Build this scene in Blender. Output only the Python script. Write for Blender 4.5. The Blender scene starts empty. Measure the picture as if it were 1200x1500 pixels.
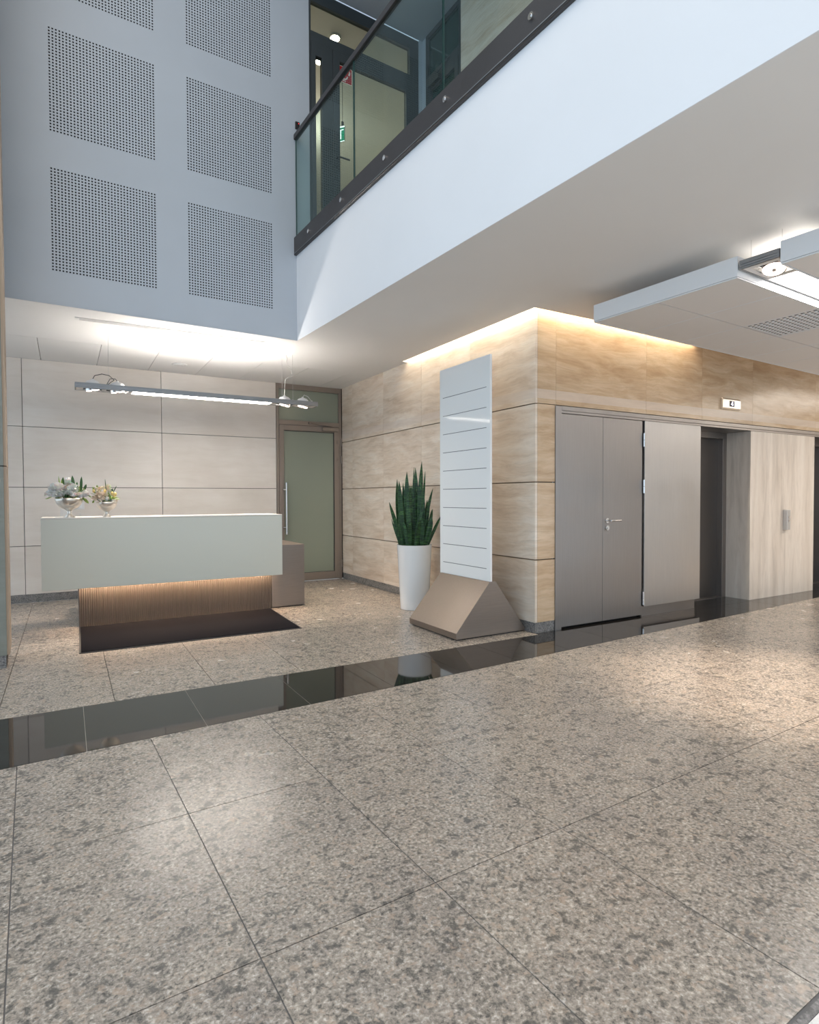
import bpy, bmesh, math, random
from mathutils import Vector, Matrix
random.seed(7)
C = bpy.context.scene.collection
PHI = math.radians(-2.505)
OX, OY = 4.191, 4.24                      # corner of the travertine block: origin of the turned frame (u along the lift wall, n into the building)
ZC = 3.174                                # lower ceiling
def W(u, n, z=0.0):
    return Vector((OX + u*math.cos(PHI) - n*math.sin(PHI), OY + u*math.sin(PHI) + n*math.cos(PHI), z))
def inv(x, y):
    dx, dy = x-OX, y-OY
    return dx*math.cos(PHI)+dy*math.sin(PHI), -dx*math.sin(PHI)+dy*math.cos(PHI)

# ------------------------------------------------------------------ materials
def new_mat(name):
    m = bpy.data.materials.new(name); m.use_nodes = True
    nt = m.node_tree
    return m, nt, nt.nodes['Principled BSDF']
def N(nt, t, **kw):
    n = nt.nodes.new(t)
    for k, v in kw.items(): setattr(n, k, v)
    return n
def setin(n, d):
    for k, v in d.items(): n.inputs[k].default_value = v
def col(c): return (c[0], c[1], c[2], 1.0)
def plain(name, c, rough=.5, metal=0.0, spec=.5, **kw):
    m, nt, b = new_mat(name)
    setin(b, {'Base Color': col(c), 'Roughness': rough, 'Metallic': metal, 'Specular IOR Level': spec})
    for k, v in kw.items(): b.inputs[k].default_value = v
    return m
def ramp(nt, stops):
    r = N(nt, 'ShaderNodeValToRGB'); e = r.color_ramp.elements
    while len(e) < len(stops): e.new(.5)
    for i, (p, c) in enumerate(stops): e[i].position = p; e[i].color = col(c)
    return r
def coords(nt, scale, island=0.0, obj=False):
    tc = N(nt, 'ShaderNodeTexCoord'); mp = N(nt, 'ShaderNodeMapping'); mp.inputs['Scale'].default_value = scale
    src = tc.outputs['Object']
    if island:
        g = N(nt, 'ShaderNodeNewGeometry'); mul = N(nt, 'ShaderNodeVectorMath', operation='SCALE')
        comb = N(nt, 'ShaderNodeCombineXYZ')
        m2 = N(nt, 'ShaderNodeMath', operation='MULTIPLY'); m2.inputs[1].default_value = 7.31
        nt.links.new(g.outputs['Random Per Island'], m2.inputs[0])
        for i, o in enumerate((g.outputs['Random Per Island'], m2.outputs[0], g.outputs['Random Per Island'])): nt.links.new(o, comb.inputs[i])
        nt.links.new(comb.outputs[0], mul.inputs[0]); mul.inputs['Scale'].default_value = island
        add = N(nt, 'ShaderNodeVectorMath', operation='ADD')
        nt.links.new(src, add.inputs[0]); nt.links.new(mul.outputs[0], add.inputs[1]); src = add.outputs[0]
    nt.links.new(src, mp.inputs['Vector'])
    return mp.outputs['Vector']
def noise(nt, vec, scale, detail=4, rough=.55, dist=0.0):
    n = N(nt, 'ShaderNodeTexNoise'); setin(n, {'Scale': scale, 'Detail': detail, 'Roughness': rough, 'Distortion': dist})
    nt.links.new(vec, n.inputs['Vector']); return n
def mixc(nt, fac, a, b, mode='MIX'):
    m = N(nt, 'ShaderNodeMix', data_type='RGBA', blend_type=mode)
    for sock, v in ((m.inputs[0], fac), (m.inputs[6], a), (m.inputs[7], b)):
        if hasattr(v, 'is_linked') or hasattr(v, 'links'): nt.links.new(v, sock)
        elif isinstance(v, tuple): sock.default_value = col(v)
        else: sock.default_value = v
    return m.outputs[2]
def bump(nt, b, h, strength=.1, dist=.01):
    n = N(nt, 'ShaderNodeBump'); setin(n, {'Strength': strength, 'Distance': dist})
    nt.links.new(h, n.inputs['Height']); nt.links.new(n.outputs[0], b.inputs['Normal'])

def travertine(name, dark, mid, light, sc=(1, 1, 1), rough=.22, vein=1.0, band=False):
    m, nt, b = new_mat(name)
    v = coords(nt, sc, island=9.0)
    warp = noise(nt, v, 1.7, 4, .55, .6)
    wv = N(nt, 'ShaderNodeVectorMath', operation='MULTIPLY_ADD'); wv.inputs[1].default_value = (.11, .11, .11)
    nt.links.new(warp.outputs['Color'], wv.inputs[0]); nt.links.new(v, wv.inputs[2])
    mp = N(nt, 'ShaderNodeMapping'); mp.inputs['Scale'].default_value = (1.0, 1.0, 5.5); nt.links.new(wv.outputs[0], mp.inputs['Vector'])
    big = noise(nt, mp.outputs[0], 1.5, 10, .64, .5)
    mp2 = N(nt, 'ShaderNodeMapping'); mp2.inputs['Scale'].default_value = (1.5, 1.5, 24.0); nt.links.new(wv.outputs[0], mp2.inputs['Vector'])
    fine = noise(nt, mp2.outputs[0], 2.4, 6, .7, .2)
    r = ramp(nt, [(.30, dark), (.5, mid), (.70, light)]); nt.links.new(big.outputs['Fac'], r.inputs['Fac'])
    r2 = ramp(nt, [(.30, (1-.14*vein,)*3), (.5, (1, 1, 1)), (.7, (1+.04*vein,)*3)]); nt.links.new(fine.outputs['Fac'], r2.inputs['Fac'])
    c = mixc(nt, 1.0, r.outputs[0], r2.outputs[0], 'MULTIPLY')
    cloud = noise(nt, v, .9, 3, .5)
    r3 = ramp(nt, [(.35, (.90, .88, .86)), (.65, (1.03, 1.03, 1.03))]); nt.links.new(cloud.outputs['Fac'], r3.inputs['Fac'])
    c = mixc(nt, 1.0, c, r3.outputs[0], 'MULTIPLY')
    if band:                                   # the pale bed running through every slab just above the joint
        tc = N(nt, 'ShaderNodeTexCoord'); sp = N(nt, 'ShaderNodeSeparateXYZ'); nt.links.new(tc.outputs['Object'], sp.inputs[0])
        bn = N(nt, 'ShaderNodeMath', operation='COMPARE'); bn.inputs[1].default_value = 2.379; bn.inputs[2].default_value = .046; nt.links.new(sp.outputs[2], bn.inputs[0])
        bs = N(nt, 'ShaderNodeMath', operation='MULTIPLY'); bs.inputs[1].default_value = .45; nt.links.new(bn.outputs[0], bs.inputs[0])
        c = mixc(nt, bs.outputs[0], c, (.70, .62, .56))
    nt.links.new(c, b.inputs['Base Color']); setin(b, {'Roughness': rough, 'Specular IOR Level': .4})
    return m

def granite(name, cols, rough=.2, scale=1.0, spec=.5):
    m, nt, b = new_mat(name)
    v = coords(nt, (1, 1, 1), island=11.0)
    n1 = noise(nt, v, 80*scale, 3.5, .6, .3)
    n2 = noise(nt, v, 38*scale, 3, .55, .6)
    n3 = noise(nt, v, 4.0*scale, 3, .55)
    vo = N(nt, 'ShaderNodeTexVoronoi'); setin(vo, {'Scale': 120*scale}); nt.links.new(v, vo.inputs['Vector'])
    r = ramp(nt, [(.31, cols[0]), (.43, cols[1]), (.57, cols[2]), (.70, cols[3])]); nt.links.new(n1.outputs['Fac'], r.inputs['Fac'])
    sep = N(nt, 'ShaderNodeSeparateColor'); nt.links.new(vo.outputs['Color'], sep.inputs[0])
    rg = ramp(nt, [(.0, (.74, .73, .72)), (.4, (.96, .95, .94)), (1.0, (1.14, 1.12, 1.10))]); nt.links.new(sep.outputs[0], rg.inputs['Fac'])
    c = mixc(nt, .75, r.outputs[0], rg.outputs[0], 'MULTIPLY')
    n4 = noise(nt, v, 20*scale, 5, .7, .4)
    fadd = N(nt, 'ShaderNodeMath', operation='MULTIPLY_ADD'); fadd.inputs[1].default_value = .75; nt.links.new(n4.outputs['Fac'], fadd.inputs[0])
    fhalf = N(nt, 'ShaderNodeMath', operation='MULTIPLY'); fhalf.inputs[1].default_value = .25; nt.links.new(n2.outputs['Fac'], fhalf.inputs[0]); nt.links.new(fhalf.outputs[0], fadd.inputs[2])
    fl = ramp(nt, [(.395, (.8, .8, .8)), (.485, (0, 0, 0))]); nt.links.new(fadd.outputs[0], fl.inputs['Fac'])
    c = mixc(nt, fl.outputs[0], c, cols[4])
    pk = ramp(nt, [(.56, (0, 0, 0)), (.68, (.55, .55, .55))]); nt.links.new(n2.outputs['Fac'], pk.inputs['Fac'])
    c = mixc(nt, pk.outputs[0], c, cols[5])
    r3 = ramp(nt, [(.3, (.86, .86, .87)), (.7, (1.08, 1.07, 1.05))]); nt.links.new(n3.outputs['Fac'], r3.inputs['Fac'])
    c = mixc(nt, 1.0, c, r3.outputs[0], 'MULTIPLY')
    nt.links.new(c, b.inputs['Base Color'])
    rr = N(nt, 'ShaderNodeMapRange'); setin(rr, {'To Min': rough*.8, 'To Max': rough*1.3}); nt.links.new(n3.outputs['Fac'], rr.inputs['Value'])
    nt.links.new(rr.outputs[0], b.inputs['Roughness']); b.inputs['Specular IOR Level'].default_value = spec
    return m

def brushed(name, c, rough=.34, metal=1.0, sc=(90, 90, 1.2), var=.05, spec=.5):
    m, nt, b = new_mat(name)
    v = coords(nt, sc)
    n = noise(nt, v, 3.0, 4, .6)
    r = ramp(nt, [(.3, tuple(x*(1-var) for x in c)), (.7, tuple(x*(1+var) for x in c))]); nt.links.new(n.outputs['Fac'], r.inputs['Fac'])
    v2 = coords(nt, (1, 1, 1)); cl = noise(nt, v2, 2.2, 4, .55)
    rr = N(nt, 'ShaderNodeMapRange'); setin(rr, {'From Min': .3, 'From Max': .7, 'To Min': rough*.85, 'To Max': rough*1.2}); nt.links.new(cl.outputs['Fac'], rr.inputs['Value'])
    nt.links.new(rr.outputs[0], b.inputs['Roughness']); nt.links.new(r.outputs[0], b.inputs['Base Color'])
    setin(b, {'Metallic': metal, 'Specular IOR Level': spec})
    bump(nt, b, n.outputs['Fac'], .025, .002)
    return m
def painted(name, c, rough=.6, var=.03):
    m, nt, b = new_mat(name)
    v = coords(nt, (1, 1, 1)); n = noise(nt, v, 1.3, 4, .5)
    r = ramp(nt, [(.3, tuple(x*(1-var) for x in c)), (.7, tuple(x*(1+var) for x in c))]); nt.links.new(n.outputs['Fac'], r.inputs['Fac'])
    nt.links.new(r.outputs[0], b.inputs['Base Color']); setin(b, {'Roughness': rough, 'Specular IOR Level': .3})
    n2 = noise(nt, v, 160, 3, .6); bump(nt, b, n2.outputs['Fac'], .03, .001)
    return m
def emit(name, c, s):
    m, nt, b = new_mat(name)
    setin(b, {'Base Color': col(tuple(.6*x for x in c)), 'Emission Color': col(c), 'Emission Strength': s, 'Roughness': .5})
    return m
def tinted_glass(name, tint, refl=.08, rough=.0):
    m, nt, b = new_mat(name)
    nt.nodes.remove(b); out = nt.nodes['Material Output']
    t = N(nt, 'ShaderNodeBsdfTransparent'); t.inputs[0].default_value = col(tint)
    g = N(nt, 'ShaderNodeBsdfGlossy'); g.inputs['Color'].default_value = (.9, 1, 1, 1); g.inputs['Roughness'].default_value = rough
    lw = N(nt, 'ShaderNodeLayerWeight'); lw.inputs[0].default_value = .5
    pw = N(nt, 'ShaderNodeMath', operation='POWER'); pw.inputs[1].default_value = 5.0; nt.links.new(lw.outputs['Facing'], pw.inputs[0])
    f = N(nt, 'ShaderNodeMath', operation='MULTIPLY_ADD'); f.inputs[1].default_value = .5; f.inputs[2].default_value = .025; nt.links.new(pw.outputs[0], f.inputs[0])
    mx = N(nt, 'ShaderNodeMixShader'); nt.links.new(f.outputs[0], mx.inputs[0]); nt.links.new(t.outputs[0], mx.inputs[1]); nt.links.new(g.outputs[0], mx.inputs[2])
    nt.links.new(mx.outputs[0], out.inputs[0])
    return m

M = {}
M['trav'] = travertine('travertine_beige', (.64, .51, .39), (.77, .66, .545), (.86, .785, .69), band=True)
M['trav_warm_lit'] = travertine('travertine_warm_lit', (.48, .33, .20), (.60, .44, .29), (.72, .57, .41), band=True)  # travertine tinted deeper honey, the lift wall's warm light put into its colour
M['trav_v'] = travertine('travertine_pale_upright', (.58, .51, .44), (.74, .66, .58), (.80, .735, .66), sc=(5, 5, .10), rough=.35, vein=.55)
M['lime'] = travertine('limestone_smooth', (.75, .69, .63), (.79, .735, .68), (.82, .77, .72), rough=.4, vein=.12)
M['grey_lime'] = travertine('stone_grey_green', (.20, .21, .18), (.23, .24, .21), (.26, .27, .24), rough=.4, vein=.2)
M['edge_stone'] = plain('stone_edge_beige', (.50, .38, .28), .5)
M['granite'] = granite('granite_warm_grey', [(.12, .112, .102), (.31, .275, .236), (.44, .385, .33), (.66, .61, .555), (.10, .096, .088), (.50, .38, .29)], .24, 1.0, .4)
M['granite_base'] = granite('granite_grey_skirting', [(.06, .06, .065), (.17, .17, .175), (.25, .245, .24), (.40, .39, .38), (.07, .07, .07), (.26, .23, .2)], .35)
M['black_granite'] = granite('granite_black_polished', [(.012, .012, .012), (.018, .017, .016), (.022, .02, .019), (.03, .028, .026), (.01, .01, .01), (.025, .022, .02)], .035, 1.0, .9)
M['grout'] = plain('grout_grey', (.19, .185, .185), .8)
M['grout_light'] = plain('grout_light', (.5, .46, .4), .7)
M['joint'] = plain('joint_shadow', (.03, .027, .025), .9)
M['vjoint'] = plain('joint_fine', (.22, .16, .11), .9)
M['terrazzo'] = granite('stone_white', [(.7, .69, .66), (.8, .79, .77), (.85, .84, .82), (.9, .9, .88), (.7, .69, .66), (.84, .8, .76)], .3)
M['grey_paint'] = painted('plaster_grey_blue', (.46, .50, .55))
M['white_paint'] = painted('plaster_white', (.80, .81, .83), .55, .015)
M['ceil_paint'] = painted('ceiling_white', (.82, .815, .81), .6, .015)
M['ceil_tile'] = painted('ceiling_tile_white', (.82, .80, .79), .6, .015)
M['raft_edge'] = plain('raft_edge_white', (.82, .84, .86), .35)
M['steel'] = brushed('stainless_brushed', (.335, .31, .295), .36)
M['steel_light'] = brushed('stainless_light', (.50, .48, .465), .40, 1.0, (60, 60, 1.0), .04)
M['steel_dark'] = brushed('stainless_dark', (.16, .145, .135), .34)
M['satin'] = plain('satin_grey', (.52, .515, .51), .35, .5)
M['chrome'] = plain('chrome_satin', (.75, .74, .73), .18, 1.0)
M['alu'] = brushed('aluminium_grooved', (.30, .305, .31), .45, .8, (1, 1, 120), .22)
M['bronze'] = brushed('bronze_brushed', (.27, .225, .192), .40, .8, (1.5, 60, 60), .06)
M['bronze_rib'] = plain('bronze_ribbed', (.13, .105, .09), .5, .3)
M['frame_brown'] = plain('frame_brown', (.25, .208, .178), .4, .3)
M['frame_dark'] = plain('frame_anthracite', (.05, .06, .065), .4, .1)
M['rail_dark'] = brushed('rail_anthracite', (.075, .07, .07), .42, .5, (2, 60, 60), .1)
M['frost'] = plain('frosted_glass_green', (.245, .275, .225), .16, 0, .5)
M['dark_glass'] = plain('dark_glass_green', (.015, .05, .045), .08, 0, .6)
M['clear'] = tinted_glass('clear_glass_green', (.84, .91, .90))
M['door_glass'] = tinted_glass('door_glass_grey', (.80, .82, .77))
M['glass_edge'] = plain('glass_edge_green', (.02, .07, .065), .2)
M['acrylic'] = tinted_glass('acrylic_clear', (.96, .97, .98))
M['desk_front'] = plain('desk_white_glass', (.66, .66, .575), .22, 0, .5, **{'Coat Weight': .3, 'Coat Roughness': .08})
M['desk_top'] = plain('desk_white_top', (.78, .75, .71), .3)
M['mat'] = plain('mat_charcoal', (.012, .0115, .014), .95, 0, .02)
M['mat_edge'] = plain('mat_rubber_edge', (.012, .012, .013), .6)
M['pot'] = plain('planter_white_gloss', (.74, .745, .74), .18)
M['pebble'] = plain('pebble_tan', (.42, .33, .26), .6)
M['sign_white'] = plain('sign_white_glass', (.88, .885, .87), .06, 0, .07)
M['line'] = plain('line_dark_grey', (.10, .11, .115), .5)
M['silver'] = plain('silver_warm', (.86, .80, .72), .28, .85)
M['petal_w'] = plain('petal_white', (.88, .87, .84), .6, 0, .3, **{'Subsurface Weight': .15})
M['petal_c'] = plain('petal_cream', (.86, .79, .64), .6, 0, .3, **{'Subsurface Weight': .15})
M['petal_p'] = plain('petal_pale_peach', (.86, .74, .60), .6, 0, .3)
M['bud'] = plain('bud_yellow', (.74, .58, .22), .6)
M['leaf_l'] = plain('leaf_light_green', (.30, .42, .10), .5)
M['leaf_d'] = plain('leaf_dark_green', (.05, .12, .04), .45)
M['white_plastic'] = plain('plastic_white', (.75, .75, .75), .35)
M['black'] = plain('black_plastic', (.012, .012, .013), .4)
M['cable'] = plain('cable_dark', (.03, .03, .03), .5)
M['wire'] = plain('wire_steel', (.55, .54, .53), .4, .6)
M['wire_dark'] = plain('cable_grey', (.16, .16, .165), .5)
M['cable_white'] = plain('cable_white', (.66, .65, .62), .5)
M['hole'] = plain('perforation_backing', (.018, .018, .02), .9)
M['red'] = plain('sign_red', (.45, .01, .015), .4)
M['sign_mark'] = plain('sign_mark_white', (.8, .8, .75), .4)
M['green_lit'] = emit('exit_green_lit', (.0, .30, .17), .9)
M['white_lit'] = emit('exit_white_lit', (.85, .95, 1.0), 2.4)
M['digit'] = emit('display_digit', (.72, .70, 1.0), 2.0)
M['led_red'] = emit('led_red', (1, .03, .03), 2.0)
M['cove'] = emit('cove_led', (1.0, .87, .68), 105)
M['desk_led'] = emit('desk_led', (1.0, .72, .48), 85)
M['panel_lit'] = emit('luminaire_panel', (1.0, .94, .88), 14)
M['pend_lit'] = emit('pendant_panel', (1.0, .92, .82), 36)
M['uplit'] = emit('uplight_panel', (1.0, .93, .86), 42)
M['uplit_low'] = emit('uplight_low', (1.0, .90, .76), 4)
M['spot_lit'] = emit('spot_lens', (1.0, .80, .70), 3.5)
M['down_lit'] = emit('downlight_lit', (1.0, .93, .8), 40)

def leaf_mat():
    m, nt, b = new_mat('snake_plant_leaf')
    v = coords(nt, (1, 1, 1)); mp = N(nt, 'ShaderNodeMapping'); mp.inputs['Scale'].default_value = (10, 10, 60); nt.links.new(v, mp.inputs['Vector'])
    n = noise(nt, mp.outputs[0], 1.0, 3, .6, .8)
    r = ramp(nt, [(.38, (.008, .028, .012)), (.55, (.022, .075, .022)), (.7, (.06, .15, .04))]); nt.links.new(n.outputs['Fac'], r.inputs['Fac'])
    nt.links.new(r.outputs[0], b.inputs['Base Color']); setin(b, {'Roughness': .38, 'Specular IOR Level': .4})
    return m
M['snake'] = leaf_mat()

# ------------------------------------------------------------------ mesh helpers
def box(bm, a, b):
    x0, y0, z0 = a; x1, y1, z1 = b
    v = [bm.verts.new(p) for p in ((x0,y0,z0),(x1,y0,z0),(x1,y1,z0),(x0,y1,z0),(x0,y0,z1),(x1,y0,z1),(x1,y1,z1),(x0,y1,z1))]
    fs = []
    for f in ((0,3,2,1),(4,5,6,7),(0,1,5,4),(1,2,6,5),(2,3,7,6),(3,0,4,7)): fs.append(bm.faces.new([v[i] for i in f]))
    return fs
def prism(bm, pts, z0, z1, axis='z'):
    """polygon in two coordinates pushed along the third one"""
    def P(p, t):
        return {'z': (p[0], p[1], t), 'y': (p[0], t, p[1]), 'x': (t, p[0], p[1])}[axis]
    a = [bm.verts.new(P(p, z0)) for p in pts]; b = [bm.verts.new(P(p, z1)) for p in pts]
    bm.faces.new(a); bm.faces.new(b[::-1])
    k = len(pts)
    for i in range(k): bm.faces.new([a[i], b[i], b[(i+1) % k], a[(i+1) % k]])
def frame(bm, u0, u1, z0, z1, t, n0, n1, plane='u'):
    """rectangular frame in an upright plane; t = (left, right, bottom, top) widths"""
    l, r, bo, to = t
    def B(a0, a1, c0, c1):
        if plane == 'u': box(bm, (a0, n0, c0), (a1, n1, c1))
        else: box(bm, (n0, a0, c0), (n1, a1, c1))
    B(u0, u0+l, z0, z1); B(u1-r, u1, z0, z1)
    if bo: B(u0+l, u1-r, z0, z0+bo)
    if to: B(u0+l, u1-r, z1-to, z1)
def ring(c, r, axis_m, k):
    return [Vector(c) + axis_m @ Vector((r*math.cos(2*math.pi*i/k), r*math.sin(2*math.pi*i/k), 0)) for i in range(k)]
def cyl(bm, p0, p1, r0, r1=None, k=16, cap=True):
    p0, p1 = Vector(p0), Vector(p1); r1 = r0 if r1 is None else r1
    q = (p1-p0).to_track_quat('Z', 'Y').to_matrix()
    a = [bm.verts.new(p) for p in ring(p0, r0, q, k)]; b = [bm.verts.new(p) for p in ring(p1, r1, q, k)]
    for i in range(k): bm.faces.new([a[i], a[(i+1) % k], b[(i+1) % k], b[i]])
    if cap: bm.faces.new(a[::-1]); bm.faces.new(b)
def tube(bm, pts, r, k=8):
    pts = [Vector(p) for p in pts]; rows = []
    for i, p in enumerate(pts):
        d = (pts[min(i+1, len(pts)-1)] - pts[max(i-1, 0)]).normalized()
        q = d.to_track_quat('Z', 'Y').to_matrix()
        rows.append([bm.verts.new(x) for x in ring(p, r, q, k)])
    for a, b in zip(rows, rows[1:]):
        for i in range(k): bm.faces.new([a[i], a[(i+1) % k], b[(i+1) % k], b[i]])
    bm.faces.new(rows[0][::-1]); bm.faces.new(rows[-1])
def lathe(bm, prof, k=40, c=(0, 0, 0)):
    rows = [[bm.verts.new((c[0]+r*math.cos(2*math.pi*i/k), c[1]+r*math.sin(2*math.pi*i/k), c[2]+z)) for i in range(k)] for r, z in prof]
    for a, b in zip(rows, rows[1:]):
        for i in range(k): bm.faces.new([a[i], a[(i+1) % k], b[(i+1) % k], b[i]])
    if prof[0][0] > 1e-6: bm.faces.new(rows[0][::-1])
    if prof[-1][0] > 1e-6: bm.faces.new(rows[-1])
def obj(name, bm, mat, parent=None, loc=(0, 0, 0), rotz=0.0, smooth=False, bevel=0.0, seg=2):
    bmesh.ops.recalc_face_normals(bm, faces=bm.faces)
    me = bpy.data.meshes.new(name); bm.to_mesh(me); bm.free()
    mats = mat if isinstance(mat, (list, tuple)) else [mat]
    for x in mats: me.materials.append(x)
    if smooth:
        for p in me.polygons: p.use_smooth = True
    o = bpy.data.objects.new(name, me); C.objects.link(o)
    o.location = loc; o.rotation_euler = (0, 0, rotz)
    if parent: o.parent = parent
    if bevel:
        md = o.modifiers.new('edge', 'BEVEL'); md.width = bevel; md.segments = seg; md.limit_method = 'ANGLE'; md.angle_limit = math.radians(40)
    return o
def smooth_by_angle(o, deg=40):
    for p in o.data.polygons: p.use_smooth = True
    md = o.modifiers.new('split', 'EDGE_SPLIT'); md.split_angle = math.radians(deg)
    return o
def B(*boxes):
    bm = bmesh.new()
    for a, b in boxes: box(bm, a, b)
    return bm
def tag(o, label, cat, group=None):
    o['label'] = label; o['category'] = cat
    if group: o['group'] = group
    return o
def thing(name, label, cat, loc=(0, 0, 0), rotz=0.0, group=None):
    o = bpy.data.objects.new(name, None); C.objects.link(o); o.empty_display_size = .1
    o.location = loc; o.rotation_euler = (0, 0, rotz)
    return tag(o, label, cat, group)
def struct(name, bm, mat, label, cat, turned=True, **kw):
    o = obj(name, bm, mat, None, (OX, OY, 0) if turned else (0, 0, 0), PHI if turned else 0.0, **kw)
    o['kind'] = 'structure'; return tag(o, label, cat)
def struct_root(name, label, cat, turned=True, loc=None):
    o = thing(name, label, cat, loc or ((OX, OY, 0) if turned else (0, 0, 0)), PHI if turned else 0.0)
    o['kind'] = 'structure'; return o

# ------------------------------------------------------------------ floor
def clip_poly(poly, side):
    out = []
    for i in range(len(poly)):
        a, b = poly[i], poly[(i+1) % len(poly)]; sa, sb = side(a), side(b)
        if sa >= 0: out.append(a)
        if sa*sb < 0:
            t = sa/(sa-sb); out.append((a[0]+(b[0]-a[0])*t, a[1]+(b[1]-a[1])*t))
    return out
GAP = .0022
def tiles(bm, xs, ys, clip=None, gap=GAP, z=0.0, th=.02):
    for x0, x1 in zip(xs, xs[1:]):
        for y0, y1 in zip(ys, ys[1:]):
            p = [(x0+gap, y0+gap), (x1-gap, y0+gap), (x1-gap, y1-gap), (x0+gap, y1-gap)]
            if clip:
                for c in clip: p = clip_poly(p, c)
            if len(p) >= 3: prism(bm, p, z-th, z)
# border stripe edges: near edge (world) and far edge (turned frame, n = -0.045)
def near_y(x): return 3.566 + (x+.15)*.0125
bm = bmesh.new()
xs = [-.08+.6275*i for i in range(-8, 25)]; ys = [.727-.945*i for i in range(1, 6)][::-1] + [.727, 1.672, 2.62, 3.9]
ys = [y for y in ys if y > .5]
tiles(bm, xs, ys, [lambda p: near_y(p[0])-.004-p[1]])
struct('floor', bm, M['granite'], 'speckled warm grey granite tiles of the hall floor in front of the black stripe', 'floor', turned=False)
bm = bmesh.new()
us = [-.0+.655*i-.99 for i in range(-9, 10)]; ns = [-.045, .72, 1.66, 2.60, 3.54, 4.72]
us = [-4.395-.655*5+.655*i for i in range(0, 13)]; us = [u for u in us if u < -.05] + [-.001]
tiles(bm, us, ns, None)
struct('floor', bm, M['granite'], 'granite tiles of the reception floor between the black stripe and the back wall', 'floor')
bm = bmesh.new()
# the polished black stripe, cross joints as in the photograph
js = [inv(.253, 4.06)[0]-.655, inv(.253, 4.06)[0], inv(.88, 3.97)[0], inv(1.54, 3.95)[0], inv(2.18, 3.9)[0], inv(2.81, 3.9)[0], inv(3.39, 3.9)[0]]
js = [js[0]-1.3, js[0]-.65] + js + [js[-1]+.63*i for i in range(1, 14)]
def stripe_near(p):
    w = W(p[0], p[1]); return w.y - near_y(w.x) - .002
tiles(bm, js, [-1.4, -.049], [stripe_near], gap=.0016)
tiles(bm, [0.0]+[.03+.63*i for i in range(1, 13)], [-.049, .10], None, gap=.0012)
tiles(bm, [2.60, 3.18, 3.70], [.10, .43], None, gap=.0012)
tiles(bm, [5.29, 5.9, 6.5], [.10, .43], None, gap=.0012)
_b = bmesh.new(); prism(_b, [inv(-4.8, near_y(-4.8)-.002), inv(13, near_y(13)-.002), (9, 0), (-9, -.047)], -.019, -.0022)
struct('floor_border_grout', _b, M['grout_light'], 'light grout lines between the black stripe tiles', 'floor')
struct('floor_border', bm, M['black_granite'], 'polished black granite stripe running across the floor to the lifts', 'floor stripe')
bm = B(((-6, -6, -.06), (16, 10.5, -.022)), )
struct('floor_screed', bm, M['grout_light'], 'light grout showing in the joints under the stone floor', 'floor', turned=False)
bm = B(((-5.2, .40, -.0215), (16, 3.52, -.0035)),)
struct('floor_grout', bm, M['grout'], 'grey grout filling the joints of the hall floor', 'floor', turned=False)
bm = B(((-5.2, .700, -.02), (16, .720, 0)),)
struct('floor_edge', bm, M['granite_base'], 'narrow dark speckled strip at the near edge of the granite floor', 'floor edge', turned=False)
bm = B(((-5.2, -6, -.02), (16, .6985, 0)),)
struct('floor_entrance', bm, M['terrazzo'], 'bright white stone floor at the bottom right corner', 'floor', turned=False)

# ------------------------------------------------------------------ travertine block: side wall and lift wall
HZ = [.105, .731, 1.503, 2.277, 3.29]
G = .0055
def slabs(bm, a, zs, vg, plane, d0, d1, top=0.0):
    for a0, a1 in zip(a, a[1:]):
        for k, (z0, z1) in enumerate(zip(zs, zs[1:])):
            lo = z0 + (G if k else .001); hi = z1 - (G if k < len(zs)-2 else 0)
            if plane == 'u': box(bm, (a0+vg, d0, lo), (a1-vg, d1, hi))
            else: box(bm, (d0, a0+vg, lo), (d1, a1-vg, hi))
bm = bmesh.new()
slabs(bm, [.0, 1.08, 2.15, 3.217, 4.293, 4.70], HZ, .0012, 'n', 0.0, .03)
struct('wall_side', bm, M['trav'], 'beige travertine slab wall between the glass door and the lift corner', 'wall')
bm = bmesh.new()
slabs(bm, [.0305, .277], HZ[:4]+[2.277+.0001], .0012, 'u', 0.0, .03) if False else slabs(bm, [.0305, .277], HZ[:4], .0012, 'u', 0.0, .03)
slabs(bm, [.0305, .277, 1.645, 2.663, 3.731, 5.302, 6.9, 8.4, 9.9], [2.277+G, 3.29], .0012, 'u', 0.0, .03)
struct('wall_lift', bm, M['trav_warm_lit'], 'warm travertine slab band above the lifts and steel doors', 'wall')
bm = B(((.031, .0305, 2.29), (9.9, .2, 3.4)), ((.031, .0305, 0), (.262, .4, 2.29)), ((.0305, .4, 0), (.5, 4.72, 3.4)))
struct('wall_core', bm, M['vjoint'], 'dark backing in the joints behind the travertine slabs', 'wall')
bm = B(((.006, .032, 0), (.03, 4.70, .1035)),)
struct('baseboard_side', bm, M['granite_base'], 'grey granite skirting along the travertine side wall', 'skirting')
bm = B(((.006, .004, 0), (.262, .0315, .1035)),)
struct('baseboard_corner', bm, M['granite_base'], 'short grey granite skirting at the travertine corner beside the steel doors', 'skirting')

# pier between the lifts
bm = B(((3.70, 0.002, 0), (5.288, .42, 2.204)),)
struct('wall_pier', bm, M['trav_v'], 'pale upright-grained travertine pier with the lift call panel', 'wall')

# stainless surround
bm = B(((.263, -.012, 0), (.346, .03, 2.272)), ((.346, -.012, 2.232), (9.9, .0, 2.2745)), ((.346, .0, 2.206), (9.9, .42, 2.2745)))
struct('trim_1', bm, M['steel'], 'stainless steel surround framing the doors and running along above the lifts', 'trim', bevel=.002)

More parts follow.
